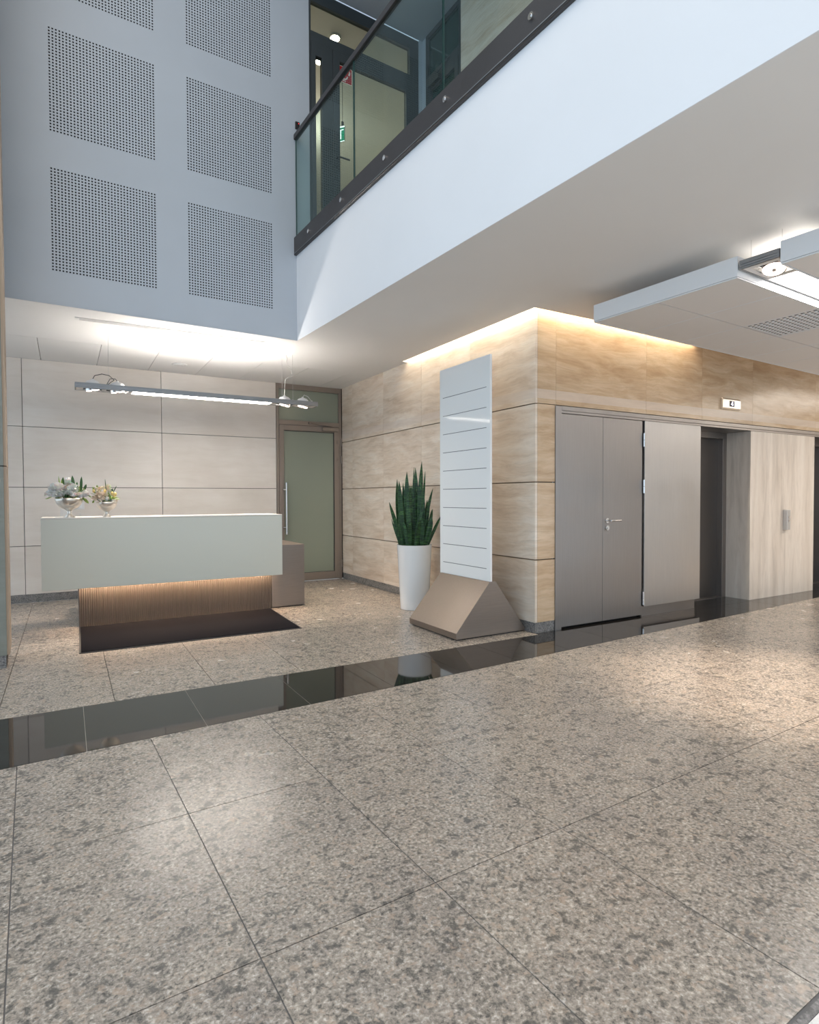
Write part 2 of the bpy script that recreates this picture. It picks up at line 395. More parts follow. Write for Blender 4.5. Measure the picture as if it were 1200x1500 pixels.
# double steel door
d = struct_root('door_1', 'brushed stainless steel double door beside the travertine corner', 'door')
obj('door_leaf', B(((.351, .012, .02), (.9675, .06, 2.203)),), M['steel'], d, bevel=.002)
lf = obj('door_leaf', B(((.9715, .012, .02), (1.600, .06, 2.203)),), M['steel'], d, bevel=.002)
bm = bmesh.new(); cyl(bm, (1.03, .012, 1.10), (1.03, .0, 1.10), .027, k=24); cyl(bm, (1.03, .0, 1.10), (1.03, -.05, 1.10), .011)
tube(bm, [(1.03, -.05, 1.10), (1.045, -.057, 1.10), (1.07, -.06, 1.10), (1.17, -.06, 1.10)], .011, 12)
obj('door_handle', bm, M['chrome'], lf, smooth=False)
bm = bmesh.new(); cyl(bm, (1.03, .012, 1.02), (1.03, -.004, 1.02), .026, k=24); cyl(bm, (1.03, -.004, 1.02), (1.03, -.012, 1.02), .011, k=16)
obj('door_lock', bm, M['chrome'], lf)
for z in (1.99, 1.47, .21):
    bm = bmesh.new(); cyl(bm, (1.611, -.004, z-.075), (1.611, -.004, z-.002), .011, k=12); cyl(bm, (1.611, -.004, z+.002), (1.611, -.004, z+.075), .011, k=12)
    obj('hinge', bm, M['chrome'], d)
obj('door_gap', B(((1.601, .03, .0), (1.6205, .09, 2.205)), ((.351, .061, .0), (1.588, .09, 2.205))), M['joint'], d)

# fixed steel cladding panel with plinth
d = struct_root('wall_panel', 'brushed stainless steel wall panel right of the double door', 'wall panel')
obj('panel', B(((1.621, -.004, .115), (2.637, .36, 2.204)),), M['steel_light'], d, bevel=.002)
obj('plinth', B(((1.621, .03, .0), (2.585, .36, .115)),), M['steel'], d)

# lifts
for (u0, u1, nm, lab) in ((2.638, 3.70, 'door_2', 'dark steel lift door in the niche left of the travertine pier'), (5.288, 6.40, 'door_3', 'dark steel lift door at the right edge beyond the pier')):
    d = struct_root(nm, lab, 'lift door')
    obj('lift_frame', B(((u0, .325, 0), (u0+.06, .415, 2.205)), ((u1-.085, .325, 0), (u1-.001, .415, 2.205)), ((u0+.06, .325, 2.125), (u1-.085, .415, 2.205))), M['steel'], d, bevel=.002)
    mid = (u0+u1)/2
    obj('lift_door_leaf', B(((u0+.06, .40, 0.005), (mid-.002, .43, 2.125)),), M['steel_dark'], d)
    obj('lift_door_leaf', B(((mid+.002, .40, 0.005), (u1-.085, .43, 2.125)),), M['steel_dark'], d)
    obj('lift_sill', B(((u0+.06, .33, .0005), (u1-.085, .40, .006)),), M['steel'], d)
bm = B(((6.40, 0.0, 0), (9.9, .4, 2.205)), ((2.6, .431, 0), (6.41, .5, 2.3)))
struct('wall_lift_end', bm, M['trav_v'], 'travertine wall beyond the second lift', 'wall')

# lift floor indicator and call panel
t = thing('floor_indicator', 'small silver lift floor display showing 4 on the travertine above the lift niche', 'display', W(3.224, 0, 2.44), PHI)
bm = bmesh.new()
prism(bm, [(0.0, 0.0), (-.018, .0), (-.03, .02), (-.03, .122), (-.012, .142), (0, .142)], -.188, .189, 'x')
obj('housing', bm, M['silver'], t, bevel=.002)
obj('screen', B(((-.05, -.032, .036), (.05, -.0302, .108)),), M['black'], t)
bm = B(((.006, -.0335, .046), (.018, -.0322, .100)), ((-.022, -.0335, .060), (.028, -.0322, .068)))
prism(bm, [(-.022, .064), (.006, .100), (.014, .100), (-.012, .064)], -.0335, -.0322, 'y')
obj('digit', bm, M['digit'], t)
t = thing('lift_call_panel', 'narrow steel lift call panel with two round buttons on the pale pier', 'call panel', W(4.525, .002, .895), PHI)
obj('plate', B(((-.042, -.055, 0), (.042, 0, .273)),), M['satin'], t, bevel=.004)
for z in (.175, .125):
    bm = bmesh.new(); cyl(bm, (0, -.055, z), (0, -.064, z), .016, k=20); obj('button', bm, M['chrome'], t)

# ------------------------------------------------------------------ back wall of the reception and its glass door
NB = 4.73
bm = bmesh.new()
zs = [.108, .739, 1.507, 2.296, 3.1735]
G = .0038
slabs(bm, [-6.2, -4.477, -2.80, -1.118], zs, .0035, 'u', NB, NB+.03)
struct('wall_back', bm, M['lime'], 'pale smooth limestone slab wall behind the reception desk', 'wall')
bm = B(((-6.2, NB+.031, 0), (-1.118, NB+.15, 3.3)), ((-1.118, NB+.09, 0), (.3, NB+.15, 3.3)))
struct('wall_back_core', bm, M['joint'], 'dark backing in the joints of the limestone wall', 'wall')
bm = B(((-6.2, NB+.004, 0), (-1.118, NB+.03, .107)),)
struct('baseboard_back', bm, M['granite_base'], 'grey granite skirting under the limestone wall', 'skirting')

d = struct_root('door_4', 'brown framed frosted green glass door with a transom beside the reception desk', 'door')
bm = bmesh.new()
frame(bm, -1.116, -.004, 0, 3.1735, (.04, .045, 0, .083), NB-.012, NB+.07)
box(bm, (-1.076, NB-.012, 2.525), (-.049, NB+.07, 2.60))
obj('door_frame', bm, M['frame_brown'], d, bevel=.003)
obj('transom_glass', B(((-1.076, NB+.03, 2.60), (-.049, NB+.045, 3.09)),), M['frost'], d)
bm = bmesh.new(); frame(bm, -1.072, -.052, .012, 2.522, (.075, .085, .125, .085), NB-.02, NB+.045)
lf = obj('door_leaf', bm, M['frame_brown'], d, bevel=.003)
obj('glass_pane', B(((-.999, NB+.008, .135), (-.135, NB+.02, 2.44)),), M['frost'], lf)
bm = bmesh.new(); frame(bm, -.999, -.135, .135, 2.44, (.008, .012, .008, .012), NB+.0, NB+.0075)
obj('gasket', bm, M['black'], lf)
bm = bmesh.new(); cyl(bm, (-.985, NB-.085, .78), (-.985, NB-.085, 1.60), .014, k=16)
for z in (.89, 1.49): cyl(bm, (-1.03, NB-.02, z), (-1.03, NB-.07, z), .008); cyl(bm, (-1.03, NB-.07, z), (-.985, NB-.085, z), .008)
obj('pull_handle', bm, M['chrome'], lf)
for z in (2.28, 1.99, .26):
    bm = bmesh.new()
    cyl(bm, (-.022, NB-.035, z-.06), (-.022, NB-.035, z+.06), .014, k=12); box(bm, (-.09, NB-.032, z-.025), (-.022, NB-.02, z+.025))
    box(bm, (-.022, NB-.03, z-.05), (-.006, NB-.012, z+.05))
    obj('hinge', bm, M['frame_brown'], d)
obj('door_closer', B(((-.36, NB-.07, 2.452), (-.09, NB-.02, 2.512)),), M['frame_brown'], lf, bevel=.004)
bm = bmesh.new(); tube(bm, [(-.18, NB-.05, 2.515), (-.18, NB-.05, 2.53), (-.55, NB-.03, 2.575)], .008); cyl(bm, (-.57, NB-.04, 2.575), (-.57, NB-.012, 2.575), .018)
obj('closer_arm', bm, M['frame_brown'], d)

# ------------------------------------------------------------------ pillar at the left edge, upper grey wall
YU = 6.493
bm = bmesh.new()
for z0, z1 in ((.10, 1.612), (1.620, 3.12), (3.128, 5.0), (5.008, 8.4)):
    box(bm, (-1.4, 5.71, z0), (-.1795, 5.735, z1))
struct('wall_pillar', bm, M['grey_lime'], 'grey-green stone cladding of the pillar at the left edge', 'pillar', turned=False)
bm = B(((-.182, 5.736, .10), (-.1595, 6.16, 1.612)), ((-.182, 5.736, 1.620), (-.1595, 6.16, 8.4)))
struct('wall_pillar_edge', bm, M['edge_stone'], 'narrow beige edge of the pillar at the left edge', 'pillar', turned=False)
bm = B(((-1.4, 5.737, 0), (-.185, 6.16, 8.4)),)
struct('wall_pillar_core', bm, M['joint'], 'dark core behind the pillar cladding at the left edge', 'pillar', turned=False)
bm = B(((-1.4, 5.705, 0), (-.185, 5.735, .099)),)
struct('baseboard_pillar', bm, M['granite_base'], 'dark granite foot of the left pillar', 'skirting', turned=False)

PX = [(.197, 1.120), (1.426, 2.340)]; PZ = [(3.487, 4.447), (4.775, 5.735), (6.063, 7.023)]
bm = bmesh.new()
xe = [-1.4] + [v for p in PX for v in p] + [2.80]; ze = [ZC+.002] + [v for p in PZ for v in p] + [8.4]
for i in range(len(xe)-1):
    for j in range(len(ze)-1):
        if i % 2 == 1 and j % 2 == 1: continue
        box(bm, (xe[i], YU, ze[j]), (xe[i+1], YU+.10, ze[j+1]))
bmesh.ops.remove_doubles(bm, verts=bm.verts, dist=1e-5)
seen = {}
for f in list(bm.faces):
    k = tuple(sorted(v.index for v in f.verts)) if False else tuple(sorted((round(v.co.x, 4), round(v.co.y, 4), round(v.co.z, 4)) for v in f.verts))
    seen.setdefault(k, []).append(f)
bmesh.ops.delete(bm, geom=[f for fs in seen.values() if len(fs) > 1 for f in fs], context='FACES_ONLY')
struct('wall_upper', bm, M['grey_paint'], 'tall grey-blue plaster wall above the reception with perforated squares', 'wall', turned=False)
# perforated squares
def perforated():
    bm = bmesh.new()
    w, h = .923, .960; nx, nz = 33, 34; hs = .0138
    px = (w-.012-hs)/(nx-1); pz = (h-.012-hs)/(nz-1)
    xs = [0] + [v for i in range(nx) for v in (.006+i*px, .006+i*px+hs)] + [w]
    zs = [0] + [v for i in range(nz) for v in (.006+i*pz, .006+i*pz+hs)] + [h]
    V = [[bm.verts.new((x, 0, z)) for z in zs] for x in xs]
    dp = .014
    for i in range(len(xs)-1):
        for j in range(len(zs)-1):
            q = [V[i][j], V[i+1][j], V[i+1][j+1], V[i][j+1]]
            if i % 2 == 1 and j % 2 == 1:
                k = [bm.verts.new((v.co.x, dp, v.co.z)) for v in q]
                f = bm.faces.new(k); f.material_index = 1
                for a in range(4):
                    f = bm.faces.new([q[a], q[(a+1) % 4], k[(a+1) % 4], k[a]]); f.material_index = 1
            else: bm.faces.new(q)
    me = bpy.data.meshes.new('perforated_panel'); bm.to_mesh(me); bm.free()
    me.materials.append(M['grey_paint']); me.materials.append(M['hole'])
    return me
pm = perforated()
plab = {(0, 0): 'perforated square lowest in the column farther from the balcony, above the air slot', (1, 0): 'perforated square at the bottom of the column nearer the balcony, just above the reception ceiling',
        (0, 1): 'perforated square in the middle of the column farther from the balcony', (1, 1): 'middle perforated square of the column nearer the balcony',
        (0, 2): 'perforated square cut to a thin wedge by the photo top, column farther from the balcony', (1, 2): 'perforated square cut by the photo top, column nearer the balcony'}
for i in range(2):
    for j in range(3):
        o = bpy.data.objects.new('perforated_panel', pm); C.objects.link(o); o.location = (PX[i][0], YU, PZ[j][0])
        o.scale.x = (PX[i][1]-PX[i][0])/.923
        tag(o, plab[(i, j)], 'acoustic panel', 'perforated squares on the grey wall')

# ------------------------------------------------------------------ ceilings
SL = .085                                                   # light slot beside the travertine
def loc2(u, n): w = W(u, n); return (w.x, w.y)
XB = 2.627
bm = bmesh.new()
poly = [(XB+.004, -6), (14.5, -6), loc2(10.4, .02), loc2(2.48, .02), loc2(2.48, -SL), loc2(-SL, -SL), loc2(-SL, 2.50), loc2(.02, 2.50), loc2(.02, 3.49), loc2(-6.4, 3.49), (-2.2, YU+.004), (XB+.004, YU+.004)]
poly[10] = (W(-6.4, 3.0).x, YU+.004)
prism(bm, poly, ZC, ZC+.09)
struct('ceiling', bm, M['ceil_paint'], 'white plaster ceiling under the balcony and over the reception', 'ceiling', turned=False)
bm = bmesh.new()
cu = [-6.2, -5.55, -4.90, -4.26, -3.613, -2.972, -2.33, -1.685, -1.04, -.40, -.15]
for a, b in zip(cu, cu[1:]): box(bm, (a+.003, 3.493, ZC), (b-.003, 4.727, ZC+.03))
box(bm, (-.147, 3.493, ZC), (.0, 4.727, ZC+.03))
struct('ceiling_panels', bm, M['ceil_paint'], 'row of white ceiling panels along the limestone wall', 'ceiling')
bm = B(((-6.4, 3.485, ZC+.031), (.05, 4.85, ZC+.08)),)
struct('ceiling_void', bm, M['vjoint'], 'grey backing in the seams of the reception ceiling panels', 'ceiling')
bm = B(((-.20, -.20, ZC+.15), (2.6, .2, ZC+.18)), ((-.20, .2, ZC+.15), (.2, 2.7, ZC+.18)), ((-.11, 2.50, ZC+.09), (.02, 2.52, ZC+.15)),
       ((-.11, -.11, ZC+.09), (2.6, -SL-.004, ZC+.15)), ((2.48, -.11, ZC+.09), (2.5, .02, ZC+.15)), ((-.11, -SL-.004, ZC+.09), (-SL-.004, 2.5, ZC+.15)))
struct('ceiling_cove', bm, M['white_paint'], 'white recess of the light slot along the travertine wall tops', 'ceiling')
tag(obj('cove_light', B(((-.070, .0, ZC+.118), (-.040, 2.46, ZC+.126)),), M['cove'], None, (OX, OY, 0), PHI), 'warm light strip glowing in the ceiling slot over the sign and plant', 'strip light')
tag(obj('cove_light', B(((-.070, -.070, ZC+.118), (2.44, -.040, ZC+.126)),), M['cove'], None, (OX, OY, 0), PHI), 'warm light strip glowing in the ceiling slot over the steel doors', 'strip light')

# balcony
bm = B(((XB, -6, ZC+.001), (XB+.12, YU, 4.15)),)
struct('wall_balcony', bm, M['white_paint'], 'broad white front of the balcony', 'balcony front', turned=False)
bm = B(((XB+.02, -6, 4.151), (4.6, YU, 4.335)), ((2.4, YU+.101, 4.15), (6, 14, 4.335)))
struct('floor_balcony', bm, M['granite_base'], 'stone floor of the upper gallery behind the glass railing', 'floor', turned=False)
t = thing('balcony_railing', 'frameless green-tinted glass railing with dark handrail along the white balcony', 'railing', (XB, 0, 4.15))
bm = bmesh.new(); prism(bm, [(-.03, .0), (-.022, -.004), (.0, -.004), (.018, .0), (.018, .195), (-.03, .195)], -6, YU, 'y')
obj('base_profile', bm, M['rail_dark'], t)
obj('drip_edge', B(((-.034, -6, .008), (-.0305, YU, .014)),), M['alu'], t)
gy = [YU-.02, 5.03, 3.60, 2.17, .74, -.69, -2.1, -3.5]
for a, b in zip(gy, gy[1:]): 
    bm = B(((-.014, b+.004, .10), (.002, a-.004, 1.315)),)
    for f in bm.faces:
        f.normal_update()
        if abs(f.normal.y) > .5: f.material_index = 1
    obj('glass_panel', bm, [M['clear'], M['glass_edge']], t)
obj('handrail', B(((-.03, -6, 1.305), (.018, YU-.012, 1.36)),), M['rail_dark'], t, bevel=.004)
obj('rail_bracket', B(((-.022, YU-.012, 1.31), (.01, YU-.001, 1.355)),), M['rail_dark'], t)
for i, y in enumerate((6.06, 5.26, 4.42, 3.54, 2.66, 1.8, .95)):
    bm = bmesh.new(); cyl(bm, (-.03, y, .106), (-.044, y, .106), .022, k=20); cyl(bm, (-.044, y, .106), (-.048, y, .106), .012, k=6)
    obj('bolt', bm, M['chrome'], t)
t = thing('card_reader', 'tiny black wall sensor with a red light beside the handrail end', 'sensor', (2.645, YU, 5.585))
obj('case', B(((-.025, -.022, 0), (.025, 0, .082)),), M['black'], t, bevel=.004)
bm = bmesh.new(); cyl(bm, (.012, -.022, .062), (.012, -.024, .062), .004, k=10); obj('led', bm, M['led_red'], t)

# upper gallery
ZU = 7.28
bm = B(((XB, -6, ZU), (4.6, YU, ZU+.1)),)
struct('ceiling_gallery', bm, M['grey_paint'], 'grey-blue ceiling of the upper gallery', 'ceiling', turned=False)
bm = B(((XB-.02, -6, ZU+.1), (XB+.1, YU, 8.4)), ((-6, -6, 8.4), (XB+.1, YU+.1, 8.6)))
struct('ceiling_atrium', bm, M['white_paint'], 'white ceiling high above the hall', 'ceiling', turned=False)
bm = bmesh.new()
yj = [5.655, 4.1, 2.5, .9, -.7, -2.3, -6]
for a, b in zip(yj, yj[1:]):
    for z0, z1 in ((4.34, 5.24), (5.25, 6.24), (6.25, ZU)): box(bm, (4.37, b+.001, z0+.003), (4.40, a-.001, z1-.003))
struct('wall_gallery', bm, M['trav'], 'travertine slab wall of the upper gallery behind the glass railing', 'wall', turned=False)
bm = B(((4.402, -6, 4.34), (4.5, 5.655, ZU)), ((4.385, 6.40, 4.34), (4.5, YU+.1, ZU)), ((4.335, YU, 4.34), (4.5, YU+.1, ZU)))
struct('wall_gallery_corner', bm, M['grey_paint'], 'narrow grey wall strip in the corner between the two gallery doors', 'wall', turned=False)
d = struct_root('door_5', 'anthracite framed glass double door at the end of the upper gallery', 'door', turned=False)
y0, y1 = YU+.012, YU+.075
bm = bmesh.new()
frame(bm, 2.802, 4.334, 4.336, ZU-.002, (.028, .09, 0, .14), y0, y1)
box(bm, (2.83, y0, 6.68), (4.244, y1, 6.80)); box(bm, (4.20, y0, 6.80), (4.244, y1, 7.14)); 
obj('door_frame', bm, M['frame_dark'], d, bevel=.003)
obj('transom_glass', B(((2.83, YU+.04, 6.80), (4.20, YU+.05, 7.138)),), M['door_glass'], d)
bm = bmesh.new(); frame(bm, 2.832, 3.104, 4.345, 6.676, (.055, .138, .12, .15), y0-.006, y1-.01)
a = obj('narrow_leaf', bm, M['frame_dark'], d, bevel=.003)
obj('glass_pane', B(((2.887, YU+.03, 4.465), (2.966, YU+.04, 6.526)),), M['door_glass'], a)
bm = bmesh.new(); frame(bm, 3.110, 4.242, 4.345, 6.676, (.088, .10, .12, .10), y0-.006, y1-.01)
a = obj('wide_leaf', bm, M['frame_dark'], d, bevel=.003)
obj('glass_pane', B(((3.198, YU+.03, 4.465), (4.142, YU+.04, 6.576)),), M['door_glass'], a)
bm = bmesh.new(); cyl(bm, (3.155, y0, 5.42), (3.155, y0-.05, 5.42), .012); tube(bm, [(3.155, y0-.05, 5.42), (3.30, y0-.05, 5.42)], .011); cyl(bm, (3.155, y0, 5.32), (3.155, y0-.03, 5.32), .014)
obj('door_handle', bm, M['frame_dark'], a)
d = struct_root('door_6', 'dark glazed gallery door with a closer arm in the side wall', 'door', turned=False)
x0, x1 = 4.374, 4.44
bm = bmesh.new(); frame(bm, 5.657, 6.398, 4.336, ZU-.002, (.05, .05, 0, .06), x0, x1, 'n'); box(bm, (x0, 5.707, 6.62), (x1, 6.348, 6.74))
obj('door_frame', bm, M['frame_dark'], d, bevel=.003)
obj('transom_glass', B(((4.40, 5.707, 6.74), (4.41, 6.348, 7.215)),), M['dark_glass'], d)
bm = bmesh.new(); frame(bm, 5.71, 6.345, 4.345, 6.616, (.07, .07, .12, .09), x0-.006, x1-.01, 'n')
a = obj('door_leaf', bm, M['frame_dark'], d, bevel=.003)
obj('glass_pane', B(((4.40, 5.78, 4.465), (4.41, 6.275, 6.526)),), M['dark_glass'], a)
bm = bmesh.new(); box(bm, (x0-.05, 6.05, 6.555), (x0-.006, 6.28, 6.605)); tube(bm, [(x0-.03, 6.1, 6.61), (x0-.03, 6.1, 6.64), (x0-.02, 5.85, 6.69)], .009)
obj('door_closer', bm, M['frame_dark'], a)
bm = bmesh.new(); cyl(bm, (x0-.012, 6.385, 6.20), (x0-.012, 6.385, 6.36), .014, k=12); obj('hinge', bm, M['frame_dark'], d)

# corridor behind the gallery door
bm = B(((2.42, YU+.101, 4.336), (2.52, 14, 7.4)), ((5.2, YU+.101, 4.336), (5.3, 14, 7.4)), ((2.52, 13.9, 4.336), (5.2, 14, 7.4)))
struct('wall_corridor', bm, M['lime'], 'beige walls of the lit corridor behind the gallery door', 'wall', turned=False)
bm = B(((2.42, YU+.101, 7.25), (5.3, 14, 7.4)), ((4.5, YU, 4.34), (5.3, YU+.1, 7.4)))
struct('ceiling_corridor', bm, M['ceil_paint'], 'corridor ceiling seen through the gallery door transom', 'ceiling', turned=False)

t = thing('exit_sign', 'lit green running-man exit sign hanging in the corridor behind the glass', 'exit sign', (3.66, 7.64, 6.33), math.radians(-52))
t.scale = (.85, .85, .85)
obj('housing', B(((-.20, -.011, -.012), (.20, .011, .235)),), M['white_plastic'], t, bevel=.003)
obj('lit_face', B(((-.195, -.0125, .0), (.195, -.0112, .215)),), M['green_lit'], t)
obj('lit_edge', B(((-.2, -.013, .216), (.2, -.0112, .235)),), M['white_lit'], t)
obj('lit_edge', B(((-.2, -.013, -.012), (.2, -.0112, -.001)),), M['white_lit'], t)
bm = bmesh.new()
def fl(pts): prism(bm, pts, -.0138, -.0127, 'y')
fl([(.10, .045), (.175, .045), (.175, .175), (.10, .175)][:4]) if False else None
fl([(.125, .03), (.14, .03), (.14, .17), (.125, .17)]); fl([(.125, .17), (.185, .17), (.185, .18), (.125, .18)])
fl([(.04, .10), (.075, .085), (.085, .13), (.055, .145)]); fl([(.035, .035), (.055, .03), (.075, .09), (.055, .095)]); fl([(.06, .09), (.095, .06), (.105, .07), (.075, .105)])
fl([(.02, .11), (.05, .135), (.045, .145), (.01, .12)]); fl([(.068, .155), (.088, .155), (.088, .177), (.068, .177)])
fl([(-.15, .095), (-.02, .095), (-.02, .108), (-.15, .108)]); fl([(-.17, .10), (-.13, .065), (-.12, .075), (-.145, .10), (-.12, .127), (-.13, .137)])
obj('pictogram', bm, M['white_lit'], t)
bm = bmesh.new(); cyl(bm, (.16, 0, .235), (.16, 0, .31), .02); cyl(bm, (-.16, 0, .235), (-.16, 0, 1.11), .004); cyl(bm, (.16, 0, .31), (.16, 0, 1.11), .004)
obj('hanger', bm, M['black'], t)
t = thing('fire_sign', 'small red and white fire equipment sign stuck on the gallery door glass', 'sign', (3.285, YU+.028, 6.36))
obj('plate', B(((-.085, -.003, 0), (.085, .0, .19)),), M['sign_mark'], t)
obj('red_field', B(((-.079, -.0045, .006), (.079, -.0031, .184)),), M['red'], t)
bm = bmesh.new()
for cx, s in ((-.045, .8), (-.005, 1.0), (.045, 1.1)):
    pts = [(cx-.012*s, .105), (cx+.008*s, .105), (cx+.016*s, .13), (cx+.006*s, .165), (cx-.002*s, .135)]
    prism(bm, pts, -.0058, -.0046, 'y')
arc = [(-.02+.05*math.cos(a), .085+.05*math.sin(a)) for a in [math.radians(x) for x in range(180, 361, 20)]]
arc2 = [(-.02+.034*math.cos(a), .085+.034*math.sin(a)) for a in [math.radians(x) for x in range(360, 179, -20)]]
prism(bm, arc+arc2, -.0058, -.0046, 'y')
prism(bm, [(-.06, .018), (.0, .018), (.0, .028), (-.06, .028)], -.0058, -.0046, 'y')
obj('pictogram', bm, M['sign_mark'], t)
for (p, lab) in (((3.37, 6.98, 7.25), 'small bright corridor downlight seen through the transom'), ((3.375, 7.46, 7.25), 'bright corridor light seen through the narrow glass strip')):
    t = thing('downlight', lab, 'ceiling light', p)
    bm = bmesh.new(); lathe(bm, [(.075, 0), (.075, -.02), (.06, -.025), (.055, -.006), (.0, -.006)], 24); obj('ring', bm, M['white_plastic'], t)
    bm = bmesh.new(); lathe(bm, [(.0, -.008), (.052, -.008), (.04, -.03), (.0, -.035)], 24); obj('lamp', bm, M['down_lit'], t, smooth=True)

# ------------------------------------------------------------------ ceiling rafts and the luminaire between them
ZR, HR = 2.90, .153
def raft(ya, yb, label, grille=None):
    x0, x1 = 4.238, 9.26
    t = thing('ceiling_raft', label, 'ceiling raft', (x0, ya, ZR), 0, 'suspended ceiling rafts')
    L, D = x1-x0, yb-ya
    bm = bmesh.new()
    th = .012
    for z0, z1, ins in ((.012, HR, 0.0), (.0, .009, .002)):
        box(bm, (ins, ins, z0), (ins+th, D-ins, z1)); box(bm, (L-th-ins, ins, z0), (L-ins, D-ins, z1))
        box(bm, (ins+th, ins, z0), (L-th-ins, ins+th, z1)); box(bm, (ins+th, D-th-ins, z0), (L-th-ins, D-ins, z1))
    box(bm, (th, th, HR-.02), (L-th, D-th, HR-.008))
    obj('rim', bm, M['raft_edge'], t)
    k = 8; w = (L-.028)/k; h = (D-.028)/2
    for i in range(k):
        for j in range(2):
            if (i, j) in (grille or []): continue
            obj('tile', B(((.014+i*w+.005, .014+j*h+.006, .002), (.014+(i+1)*w-.005, .014+(j+1)*h-.006, .02)),), M['ceil_tile'], t)
    bm = bmesh.new()
    for i in range(1, k): box(bm, (.014+i*w-.012, .02, .021), (.014+i*w+.012, D-.02, .026)); box(bm, (.014+i*w-.0045, .014, -.0005), (.014+i*w+.0045, .014+h-.006, .0205)); box(bm, (.014+i*w-.0045, .014+h+.006, -.0005), (.014+i*w+.0045, D-.014, .0205))
    obj('grid_bar', bm, M['raft_edge'], t)
    bm = bmesh.new(); box(bm, (.02, .014+h-.02, .0265), (L-.02, .014+h+.02, .03)); obj('center_bar', bm, M['joint'], t)
    bm = bmesh.new()
    for x in (.4, 1.9, 3.4, 4.7):
        for y in (.25, D-.25):
            bm = bmesh.new(); cyl(bm, (x, y, HR-.008), (x, y, ZC-ZR), .0015, k=6); obj('hanger_wire', bm, M['wire'], t)
    return t, w, h
RA, RB = 2.297, 3.565
t, w, h = raft(RA, RB, 'white tiled ceiling raft in front of the lift wall, with the air grille', [(2, 0)])
# air grille
gx, gy0 = 4.238+.014+2*w, RA+.014
t = thing('air_grille', 'square perforated air outlet set in the near row of the ceiling raft tiles', 'air grille', (gx, gy0, ZR))
W2, D2 = w-.005, h-.008
bm = bmesh.new(); 
cells = 12; bx, by = (W2-.03)/cells, (D2-.03)/cells
hol = .56
xs = [.005] + [v for i in range(cells) for v in (.015+i*bx+bx*(1-hol)/2, .015+i*bx+bx*(1+hol)/2)] + [W2]
ys2 = [.004] + [v for i in range(cells) for v in (.015+i*by+by*(1-hol)/2, .015+i*by+by*(1+hol)/2)] + [D2]
V = [[bm.verts.new((x, y, .002)) for y in ys2] for x in xs]
for i in range(len(xs)-1):
    for j in range(len(ys2)-1):
        q = [V[i][j], V[i+1][j], V[i+1][j+1], V[i][j+1]]
        if i % 2 == 1 and j % 2 == 1:
            k = [bm.verts.new((v.co.x+.012, v.co.y, .03)) for v in q]
            f = bm.faces.new(k); f.material_index = 1
            for a in range(4): bm.faces.new([q[a], q[(a+1) % 4], k[(a+1) % 4], k[a]]).material_index = 1
        else: bm.faces.new(q)
for i in range(cells):
    for j in range(cells):
        x, y = .015+(i+.5)*bx, .015+(j+.5)*by
        k0 = len(bm.faces); prism(bm, [(x+.004, .0015), (x+.018, -.011), (x+.021, -.009), (x+.008, .0025)], y-.009, y+.009, 'y'); bm.faces.ensure_lookup_table()
        for f in bm.faces[k0:]: f.material_index = 2
obj('grille_plate', bm, [M['ceil_tile'], M['joint'], M['raft_edge']], t)
raft(RA-.285-1.268, RA-.285, 'white tiled ceiling raft nearest the balcony, cut by the right photo edge')
# luminaire
LX = 4.243
t = thing('linear_luminaire', 'grey aluminium linear lamp with a lit panel in the gap between the ceiling rafts', 'ceiling light', (LX, RA-.275, 2.955))
bm = bmesh.new(); L = 4.9; D = .265
box(bm, (.0, .0, .045), (L, .012, .06)); box(bm, (0, D-.012, .0), (L, D, .06)); box(bm, (0, 0, .0), (L, .012, .045))
for z0, z1, ins in ((.0, .012, 0), (.015, .03, 0), (.033, .06, 0), (.0, .06, .006)): box(bm, (ins, .012, z0), (.014, D-.012, z1))
obj('housing', bm, M['alu'], t)
bm = bmesh.new(); box(bm, (.014, .012, .003), (.07, D-.012, .01)); box(bm, (.35, .012, .003), (.39, D-.012, .01)); box(bm, (.07, .012, .003), (.35, .045, .01)); box(bm, (.07, D-.045, .003), (.35, D-.012, .01))
obj('gear_plate', bm, M['ceil_tile'], t)
obj('light_panel', B(((.39, .02, .003), (4.7, D-.02, .012)),), M['panel_lit'], t)
obj('uplight', B(((.50, .03, .052), (4.6, D-.03, .058)),), M['uplit_low'], t)
bm = bmesh.new(); box(bm, (.06, .035, .052), (.36, D-.035, .056)); frame(bm, .06, .36, .035, D-.035, (.008, .008, .008, .008), .011, .0515) if False else None
obj('lamp_well', bm, M['joint'], t)
def spot(parent, c, r, tilt, name='spotlight'):
    m = Matrix.Translation(c) @ Matrix.Rotation(tilt[0], 4, 'X') @ Matrix.Rotation(tilt[1], 4, 'Y')
    bm = bmesh.new(); lathe(bm, [(r*.92, .0), (r, -.004), (r, .02), (r*.8, .04), (r*.3, .05), (0, .05)], 28); bm.transform(m)
    o = obj(name, bm, M['chrome'], parent, smooth=False)
    bm = bmesh.new(); lathe(bm, [(.0, -.006), (r*.88, -.005), (r*.88, -.002), (0, -.002)], 28); bm.transform(m); obj('lens', bm, M['spot_lit'], o)
    bm = bmesh.new(); lathe(bm, [(.0, -.016), (r*.16, -.013), (r*.2, -.006), (0, -.006)], 16); bm.transform(m); obj('lamp_cap', bm, M['chrome'], o)
    return o
spot(t, (.21, D/2, .004), .078, (math.radians(-8), math.radians(17))); spot(t, (4.75, D/2, .004), .078, (math.radians(-8), math.radians(14)))
bm = bmesh.new(); tube(bm, [(.10, .10, .06), (.12, .12, .10), (.17, .13, .115), (.22, .13, .06)], .006); obj('cable', bm, M['wire_dark'], t)
bm = bmesh.new()
